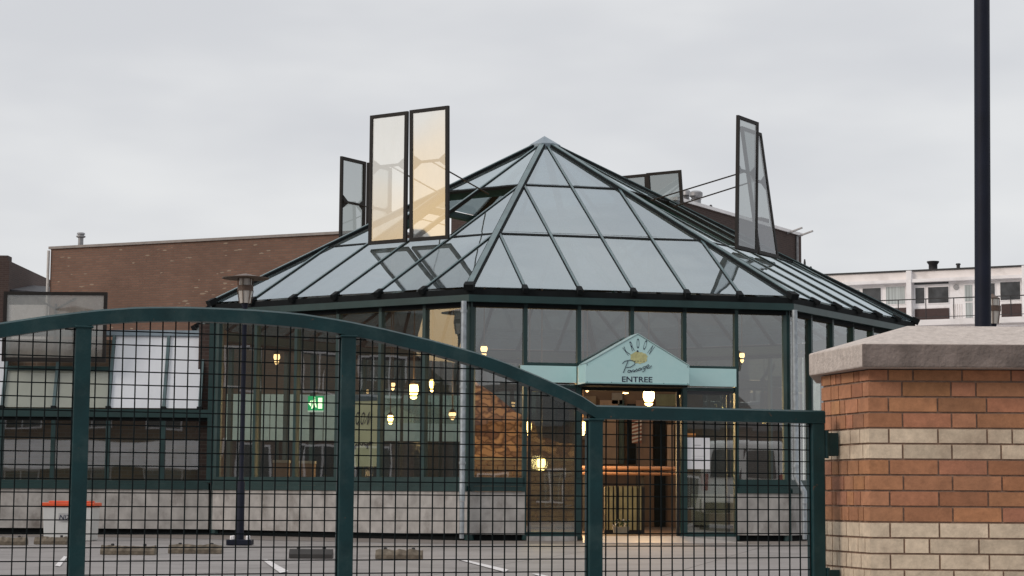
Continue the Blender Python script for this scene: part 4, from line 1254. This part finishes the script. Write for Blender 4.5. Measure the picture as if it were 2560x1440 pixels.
# exit sign
Yx=36.5; a=P(770,990,Yx); c=P(808,1026,Yx)
ex=thing('exit_sign','lit green exit sign with white running figure hanging behind the left glass','exit sign',((a.x+c.x)/2,Yx,c.z))
b=MB(); b.box((a.x,Yx,c.z),(c.x,Yx+.06,a.z)); b.build('light_box',emit_mat('exit green',(0.01,0.36,0.12),1.5),ex)
ew=emit_mat('exit white',(0.8,1.0,0.6),3.0)
W_=c.x-a.x; H_=a.z-c.z
def ep(x,z): return V((a.x+W_*x,Yx-.004,c.z+H_*z))
b=MB()
for q in ([(.66,.12),(.93,.12),(.93,.88),(.66,.88)],[(.03,.48),(.22,.72),(.22,.58),(.22,.38),(.22,.24)],[(.34,.52),(.50,.56),(.46,.80),(.34,.78)],[(.36,.82),(.46,.82),(.46,.95),(.36,.95)],[(.34,.52),(.44,.52),(.30,.12),(.22,.12)],[(.42,.52),(.52,.52),(.58,.2),(.50,.2)],[(.26,.62),(.36,.74),(.36,.66),(.28,.56)]):
    b.poly([ep(*p) for p in q])
b.build('pictogram',ew,ex)
b=MB(); b.box((a.x,Yx,c.z-.03),(c.x,Yx+.06,c.z-.002)); b.build('bottom_strip',emit_mat('strip glow',(.8,.9,.75),.8),ex)
b=MB(); b.tube([((a.x+c.x)/2,Yx+.03,a.z),((a.x+c.x)/2,Yx+.03,4.4)],.01,6); b.build('hanger',darkmetal,ex)
# banner in the left face
t0,z1=onface(-1,884,988,-.08); t1,z0=onface(-1,941,1166,-.08)
bn=thing('window_banner','tall beige banner with script lettering hung inside the left glass','banner',tuple(wallp(-1,(t0+t1)/2,z0,-.08)))
def nW(x,z,o=-.08): return wallp(-1,x/WLEN,z,o)
def nC(u,v):
    t,z=onface(-1,u,v,-.07); return t*WLEN,z
b=MB(); b.prism([wallp(-1,t0,z0,-.09),wallp(-1,t1,z0,-.09),wallp(-1,t1,z1,-.09),wallp(-1,t0,z1,-.09)],fnorm(-1)*.01); b.build('cloth',mat('beige banner',(.80,.70,.50),.8,var=.06),bn)
b=MB(); zz=z1-.10; b.prism([wallp(-1,t0,zz,-.078),wallp(-1,t1,zz,-.078),wallp(-1,t1,z1,-.078),wallp(-1,t0,z1,-.078)],fnorm(-1)*.006); b.build('blue_strip',mat('dull blue',(.09,.13,.18),.7),bn)
STR=[[(880,1122),(884,1112),(887,1110)],[(889,1116),(893,1107),(896,1112)],[(898,1114),(903,1106),(906,1111)],[(910,1110),(906,1113),(909,1116),(915,1107),(912,1122)],[(917,1111),(923,1106),(919,1104),(917,1112),(926,1106)]]
b=MB()
for st in STR:
    b.tube([nW(*nC(u+6,v),-.066) for u,v in st],.010,5)
b.build('passage_lettering',ink,bn)
lb=MB()
for ch_,u,rt_ in (('O',894,-5),('O',907,-12),('N',921,-28)):
    bb=text_part(ch_,u-4,1030,u+4,1062,'x',bn,rot=math.radians(rt_),conv=nC,conw=lambda x,z: nW(x,z,-.066)); merge(lb,bb)
lb.build('kroon_lettering',ink,bn)
# passage behind: shop fascia, dark shopfront
shopw=thing('shop_front','dark shopfront under a pale grey fascia seen through the left glass','shop front',(P(700,1100,46).x,46,0))
x0=P(540,1000,46).x; x1=P(1200,1000,46).x
za,zb_=P(700,985,46).z,P(700,1100,46).z
b=MB(); b.box((x0,46.3,0),(x1,46.8,za+1.7)); b.build('upper_wall',brick_mat('passage brick',(0.11,0.07,0.048),(0.085,0.055,0.04),(0.08,0.065,0.05)),shopw)
fasm=mat('fascia panel',(0.46,0.57,0.55),.5,var=.08)
i=0; x=x0
while x<x1-.3:
    b=MB(); b.box((x+.01,46.16,zb_),(min(x+1.25,x1)-.01,46.29,za)); b.build('fascia_panel',fasm,shopw); x+=1.25
b=MB(); b.box((x0,46.22,.06),(x1,46.28,zb_-.02)); b.build('shop_window',winglass2,shopw)
x=x0
while x<x1:
    b=MB(); b.box((x,46.12,.06),(x+.07,46.215,zb_-.02)); b.build('mullion',frame_m,shopw); x+=1.4
# passage flank walls (right part behind the front glass)
pw=thing('panelled_wall','brown panelled passage wall with dark doorways seen through the open entrance','wall',(P(1590,1200,43.2).x,43.2,0))
x0=P(1425,1000,43).x; x1=P(1760,1000,43).x
b=MB(); b.box((x0,43.3,0.056),(x1,43.6,3.6)); b.build('backing',mat('brown render',(.13,.085,.06),.8,var=.15,scale=2),pw)
for u0,u1,v0,v1,nm,m in ((1500,1545,1000,1160,'panel',mat('tan panel',(.28,.19,.135),.7,var=.1)),(1548,1560,1000,1160,'teal_post',frame_m),(1568,1590,1010,1160,'dark_doorway',rubber_m),(1636,1664,1030,1335,'dark_doorway',rubber_m),(1590,1632,1000,1165,'panel',mat('rose panel',(.20,.125,.09),.7,var=.1)),(1668,1684,1062,1165,'pale_post',mat('pale post',(.32,.22,.16),.7)),(1455,1490,990,1100,'panel',mat('ochre panel',(.2,.15,.1),.7)),(1530,1556,982,1010,'pale_window_frame',tanrender),(1640,1700,985,1015,'green_panel',mat('olive panel',(.13,.14,.09),.7))):
    p=P(u0,v0,43.2); q=P(u1,v1,43.2); b=MB(); b.box((p.x,43.2,max(q.z,.06)),(q.x,43.298,p.z)); b.build(nm,m,pw)
# striped barber like board
p=P(1580,1048,42.9); q=P(1604,1108,42.9)
sb=thing('striped_board','small board with diagonal red and white stripes inside the entrance','board',((p.x+q.x)/2,42.9,q.z))
b=MB(); b.box((p.x,42.9,q.z),(q.x,42.94,p.z)); b.build('backing_board',mat('dull red',(.20,.07,.05),.6),sb)
b=MB(); W_=q.x-p.x; H_=p.z-q.z; n=6
for i in range(n):
    z=q.z+H_*(i+.1)/n*.93; b.prism([(p.x,42.896,z),(q.x,42.896,z+.06),(q.x,42.896,z+.10),(p.x,42.896,z+.04)],V((0,.003,0)))
b.build('white_stripes',mat('stripe',(.45,.40,.36),.6),sb)
b=MB(); b.tube([((p.x+q.x)/2,42.92,.055),((p.x+q.x)/2,42.92,q.z)],.02,8); b.build('post',darkmetal,sb)
# wooden rail
a=P(1488,1166,37.4); c=P(1700,1166,37.4)
hr=thing('wooden_barrier','orange brown wooden barrier rail across the inside of the open entrance','barrier',((a.x+c.x)/2,37.4,.055))
wood=mat('orange wood',(.24,.13,.085),.45,var=.2,scale=5,stretch=(.3,6,6))
for dz in (0,-.095):
    b=MB(); b.tube([(a.x-.3,37.4,a.z+dz-.03),(c.x,37.4,a.z+dz-.03)],.04,12); b.build('rail',wood,hr,smooth=True)
for x in (a.x-.2,(a.x+c.x)/2+.1,c.x-.05):
    b=MB(); b.box((x-.03,37.46,.056),(x+.03,37.52,a.z)); b.build('post',darkmetal,hr)
# slatted planter with flowers
Yp=35.2; a=P(1512,1215,Yp); c=P(1612,1315,Yp)
pl=thing('slatted_planter','wooden slatted bin box with small white flowers standing inside the doorway','planter',((a.x+c.x)/2,Yp,.055))
ow=mat('ochre slats',(.50,.40,.20),.6,var=.25,scale=6)
b=MB(); b.box((a.x,Yp+.04,.058),(c.x,Yp+.4,a.z-.02)); b.build('box_body',darkmetal,pl)
b=MB(); x=a.x
while x<c.x-.05:
    b.box((x,Yp,.12),(x+.055,Yp+.038,a.z)); x+=.085
b.build('slats',ow,pl)
pt=P(1552,1300,Yp-.3)
pf=thing('flower_pot','low tray of small white flowers in front of the slatted box','flower pot',(pt.x,Yp-.35,.056))
b=MB(); b.hexa([(pt.x-.12,Yp-.45,.056),(pt.x+.12,Yp-.45,.056),(pt.x+.12,Yp-.25,.056),(pt.x-.12,Yp-.25,.056),(pt.x-.15,Yp-.47,.18),(pt.x+.15,Yp-.47,.18),(pt.x+.15,Yp-.23,.18),(pt.x-.15,Yp-.23,.18)]); b.build('tray',mat('tray',(.4,.36,.3),.7),pf)
b=MB(); rf=random.Random(3)
for i in range(60):
    c_=V((pt.x+rf.uniform(-.14,.14),Yp-.35+rf.uniform(-.1,.1),.19+rf.uniform(0,.12))); d1=V((rf.uniform(-1,1),rf.uniform(-1,1),rf.uniform(0,1))).normalized()*.035; d2=V((rf.uniform(-1,1),rf.uniform(-1,1),rf.uniform(0,1))).normalized()*.02
    b.poly([c_-d1,c_-d2,c_+d1,c_+d2],m=0 if i%3 else 1)
b.build('foliage',[mat('leaf',(.05,.08,.03),.7),white],pf)
# stone wall with sloped top
Yw=40.6
sw=thing('stone_wall','rough orange lit stone gable wall standing inside the pavilion left of the entrance','stone wall',(P(1300,1200,Yw).x,Yw,.055))
stone,ts,bs,os_=new_mat('rubble stone')
tcs=N(ts,'ShaderNodeTexCoord'); mps=N(ts,'ShaderNodeMapping'); mps.inputs['Scale'].default_value=(4.0,4.0,7.5)
nds=N(ts,'ShaderNodeTexNoise'); nds.inputs['Scale'].default_value=4; ts.links.new(tcs.outputs['Object'],nds.inputs['Vector'])
mxv=N(ts,'ShaderNodeVectorMath',operation='MULTIPLY_ADD'); mxv.inputs[1].default_value=(.25,.25,.25)
ts.links.new(nds.outputs['Color'],mxv.inputs[0]); ts.links.new(tcs.outputs['Object'],mxv.inputs[2]); ts.links.new(mxv.outputs[0],mps.inputs[0])
v1=N(ts,'ShaderNodeTexVoronoi'); v1.inputs['Scale'].default_value=1; ts.links.new(mps.outputs[0],v1.inputs['Vector'])
v2=N(ts,'ShaderNodeTexVoronoi',feature='DISTANCE_TO_EDGE'); v2.inputs['Scale'].default_value=1; ts.links.new(mps.outputs[0],v2.inputs['Vector'])
sps=N(ts,'ShaderNodeSeparateColor'); ts.links.new(v1.outputs['Color'],sps.inputs[0])
rps=N(ts,'ShaderNodeValToRGB'); rps.color_ramp.elements[0].color=(.16,.065,.035,1); rps.color_ramp.elements[1].color=(.62,.36,.20,1); ts.links.new(sps.outputs[0],rps.inputs[0])
rpe=N(ts,'ShaderNodeValToRGB'); rpe.color_ramp.elements[0].position=.0; rpe.color_ramp.elements[0].color=(.32,.25,.2,1); rpe.color_ramp.elements[1].position=.16; rpe.color_ramp.elements[1].color=(1,1,1,1); ts.links.new(v2.outputs['Distance'],rpe.inputs[0])
mls=N(ts,'ShaderNodeMix',data_type='RGBA',blend_type='MULTIPLY'); mls.inputs[0].default_value=1; ts.links.new(rps.outputs[0],mls.inputs[6]); ts.links.new(rpe.outputs[0],mls.inputs[7])
ts.links.new(mls.outputs[2],bs.inputs['Base Color']); bs.inputs['Roughness'].default_value=.9
prof=[(1168,1400),(1168,935),(1190,955),(1235,985),(1290,1030),(1335,1052),(1345,1092),(1370,1096),(1400,1108),(1452,1110),(1452,1400)]
pts=[]
for u,v in prof:
    p=P(u,v,Yw); pts.append(V((p.x,Yw,max(p.z,.056))))
b=MB(); b.prism(pts[::-1],V((0,.35,0))); b.build('masonry',stone,sw)
b=MB()
p=P(1168,1143,Yw); q=P(1452,1152,Yw); b.box((p.x,Yw-.05,q.z),(q.x,Yw-.002,p.z)); b.build('string_course',mat('pale stone',(.36,.30,.22),.9,var=.2),sw)
rs=random.Random(11)
b=MB(); zz=.06
while zz<1.5:
    h=rs.uniform(.07,.13); x=pts[0].x
    while x<pts[-1].x-.1:
        L=rs.uniform(.15,.42); x2=min(x+L,pts[-1].x)
        if zz+h<1.45: b.obox((x+.01,Yw-.03-rs.uniform(0,.03),zz+.008),(x2-x-.02,0,0),(0,.03,0),(0,0,h-.016))
        x=x2
    zz+=h
b.build('lower_stones',mat('brown stone',(.24,.16,.10),.9,var=.35,scale=3,bump=.6),sw,bevel=.01)
# notice and sticker on the right side pane
def stuck(u0,v0,u1,v1,nm,label,cat,m):
    t0,z1=onface(0,u0,v0,.012); t1,z0=onface(0,u1,v1,.012)
    b=MB(); b.prism([wallp(0,t0,z0,.004),wallp(0,t1,z0,.004),wallp(0,t1,z1,.004),wallp(0,t0,z1,.004)],fnorm(0)*.004)
    return b,t0,t1,z0,z1
pn=thing('paper_notice','white paper notice taped to the glass right of the doorway','notice',tuple(wallp(0,.72,1.1,.01)))
b,*_=stuck(1717,1094,1775,1173,'x','','',None); b.build('sheet',mat('white paper',(.80,.80,.83),.7,var=.03),pn)
b=MB()
for (u0,v0,u1,v1) in ((1735,1112,1752,1114),(1731,1120,1762,1122),(1730,1140,1760,1141),(1730,1146,1756,1147),(1730,1152,1762,1153)):
    t0,z1=onface(0,u0,v0,.012); t1,z0=onface(0,u1,v1,.012)
    b.poly([wallp(0,t0,z0,.0095),wallp(0,t1,z0,.0095),wallp(0,t1,z1,.0095),wallp(0,t0,z1,.0095)])
b.build('print_lines',mat('grey print',(.4,.4,.42),.7),pn)
b,*_=stuck(1719,1083,1739,1092,'x','','',None)
tag(b.build('orange_sticker',mat('orange',(.62,.25,.06),.6)),'small orange sticker above the white notice on the glass','sticker')
# carton boxes inside the left face
for i,(u0,v0,u1,v1,Yc,lab) in enumerate(((683,1150,720,1190,36.6,'pale carton on the floor behind the left glass, nearer the lamp post'),(746,1152,785,1190,37.0,'brown carton behind the left glass, nearer the wide gate post'))):
    p=P(u0,v0,Yc); q=P(u1,v1,Yc)
    t=thing('carton_stack',lab,'carton',((p.x+q.x)/2,Yc,.055),'cartons behind the left glass')
    b=MB(); b.box((p.x,Yc,.056),(q.x,Yc+.3,p.z-.05)); b.build('box',mat('carton',(.30,.2,.14) ,.8),t,bevel=.005)
    b=MB(); b.box((p.x-.01,Yc-.01,p.z-.049),(q.x+.01,Yc+.31,p.z)); b.build('lid',mat('carton lid',(.5,.47,.42),.8),t)

# ------------------------------------------------------------------ what the glass mirrors: street side, left of and behind the camera
def house(name,label,o,d,L,D,H,ridge,wallm,wins,cat='house',balcony=False,group=None,gable=False):
    # facade starts at o, runs along d (length L); body extends to the left of d... normal n faces the pavilion
    d=V((d[0],d[1],0)).normalized(); n=V((d.y,-d.x,0)); o=V((o[0],o[1],o[2]))
    t=thing(name,label,cat,tuple(o),group)
    b=MB()
    if gable:
        b.prism([o,o+d*L,o+d*L+V((0,0,H)),o+d*(L/2)+V((0,0,H+ridge)),o+V((0,0,H))],-n*D)
    else:
        b.obox(o-n*D,d*L,n*D,V((0,0,H)))
    b.build('wall',wallm,t)
    b=MB()
    if gable:
        r=o+d*(L/2)+V((0,0,H+ridge+.1))
        for e in (o-d*.25+V((0,0,H-.1)),o+d*(L+.25)+V((0,0,H-.1))):
            b.prism([e+n*.2,r+n*.2,r+n*.2+V((0,0,.12)),e+n*.2+V((0,0,.12))],-n*(D+.4))
    elif ridge:
        b.prism([o+n*.3+V((0,0,H+.002)),o-n*(D+.3)+V((0,0,H+.002)),o-n*(D/2)+V((0,0,H+ridge))],d*L)
    else:
        b.obox(o+n*.15-n*(D+.3)+V((0,0,H+.002)),d*L,n*(D+.3),V((0,0,.25)))
    b.build('roof',roof_tile if ridge else cream,t)
    for (s,z,w_,h_) in wins:
        b=MB(); p=o+d*s+V((0,0,z))
        b.obox(p+n*.004,d*w_,n*.05,V((0,0,h_))); f=b.build('window',white,t)
        b=MB(); q=p+d*.07+V((0,0,.07)); half=(w_-.21)/2
        for e in (0,half+.07): b.obox(q+d*e+n*.055,d*half,n*.012,V((0,0,h_-.14)))
        g_=b.build('pane',winglass2,None); g_.parent=f
        for v in g_.data.vertices: v.co=v.co-V(t.location)
    if balcony:
        for z in balcony:
            b=MB(); b.obox(o+n*.002+V((0,0,z)),d*L,n*1.3,V((0,0,.18))); b.build('balcony_slab',white,t)
            b=MB(); b.obox(o+n*1.26+V((0,0,z+.182)),d*L,n*.05,V((0,0,.95))); b.build('balcony_front',white,t)
    return t
wins=[(s,z,1.3,1.4) for s in (.9,3.1,5.6,8.2,10.4) for z in (1.0,4.05)]
# left row, facade faces +x
house('brick_house','tall brown brick house with white framed windows mirrored in the left glass',(-34.4,18.9,0),(0.12,1),12.3,8,6.9,2.6,house_brick,wins)
house('brick_house','lower brown brick house with dark roof mirrored beside the corner downpipe',(-33.4,8.5,0),(0.0,1),9.2,8,3.9,1.7,house_brick,[(1,1,1.4,1.3),(4,1,1.4,1.3),(7,1,1.4,1.3)])
# behind the camera, facades face +y: run in -x direction
house('apartment_block','white balcony apartment block mirrored in the low gallery windows',(-10.0,-15.5,-.85),(-1,0),18,9,7.6,0,house_brick,[(s,z,1.6,1.4) for s in (1,4,7,10,13,16) for z in (1.2,4.2)],cat='apartment block',balcony=(2.6,5.4))
house('brick_house','low orange brick terrace house mirrored in the front glass',(34.0,-15.0,-.85),(-1,-.1),16,9,4.6,2.0,house_brick,[(s,z,1.4,1.4) for s in (1,4,7,10,13) for z in (1.1,)])
# parked van mirrored in the front glass
vx,vy=9.9,21.6
van=thing('parked_van','white delivery van mirrored in the glass to the right of the doorway','van',(vx,vy,0))
hd_=V((-.45,.89,0)).normalized(); sdv=V((hd_.y,-hd_.x,0))
def vp(x,y,z): return V((vx,vy,z))+sdv*x+hd_*y
vw=mat('van white',(.80,.80,.79),.3,var=.04,coat=.5)
profv=[(-2.25,.9),(-2.2,.35),(2.2,.35),(2.26,.6),(2.24,1.1),(2.12,1.86),(2.0,1.93),(-.6,1.93),(-.95,1.84),(-1.4,1.25),(-2.05,1.05)]
b=MB(); b.prism([vp(-.88,y,z) for y,z in profv],sdv*1.76); b.build('body',vw,van,bevel=.07)
b=MB(); b.prism([vp(-.7,-1.37,1.32),vp(.7,-1.37,1.32),vp(.62,-.98,1.8),vp(-.62,-.98,1.8)],-hd_*.03+V((0,0,.02))); b.build('windscreen',winglass2,van)
for x0_ in (-.72,.10):
    b=MB(); b.prism([vp(x0_,2.262,1.12),vp(x0_+.62,2.262,1.12),vp(x0_+.58,2.165,1.72),vp(x0_+.04,2.165,1.72)],hd_*.012); b.build('rear_window',winglass2,van)
for x in (-.89,.885):
    b=MB(); b.prism([vp(x,-.35,1.15),vp(x,-1.2,1.15),vp(x,-.85,1.7),vp(x,-.35,1.7)],sdv*.008); b.build('side_window',winglass2,van)
for x in (-.86,.76):
    b=MB(); b.obox(vp(x,2.245,.85),sdv*.10,hd_*.03,V((0,0,.35))); b.build('tail_light',mat('tail red',(.3,.02,.02),.3),van)
b=MB(); b.obox(vp(-.84,2.23,.36),sdv*1.68,hd_*.08,V((0,0,.22))); b.build('bumper',rubber_m,van)
for x in (-.9,.72):
    for y in (-1.4,1.4):
        c=vp(x,y,.33); b=MB(); b.tube([c,c+sdv*.2],.33,20); wo=b.build('wheel',rubber_m,van,smooth=True)
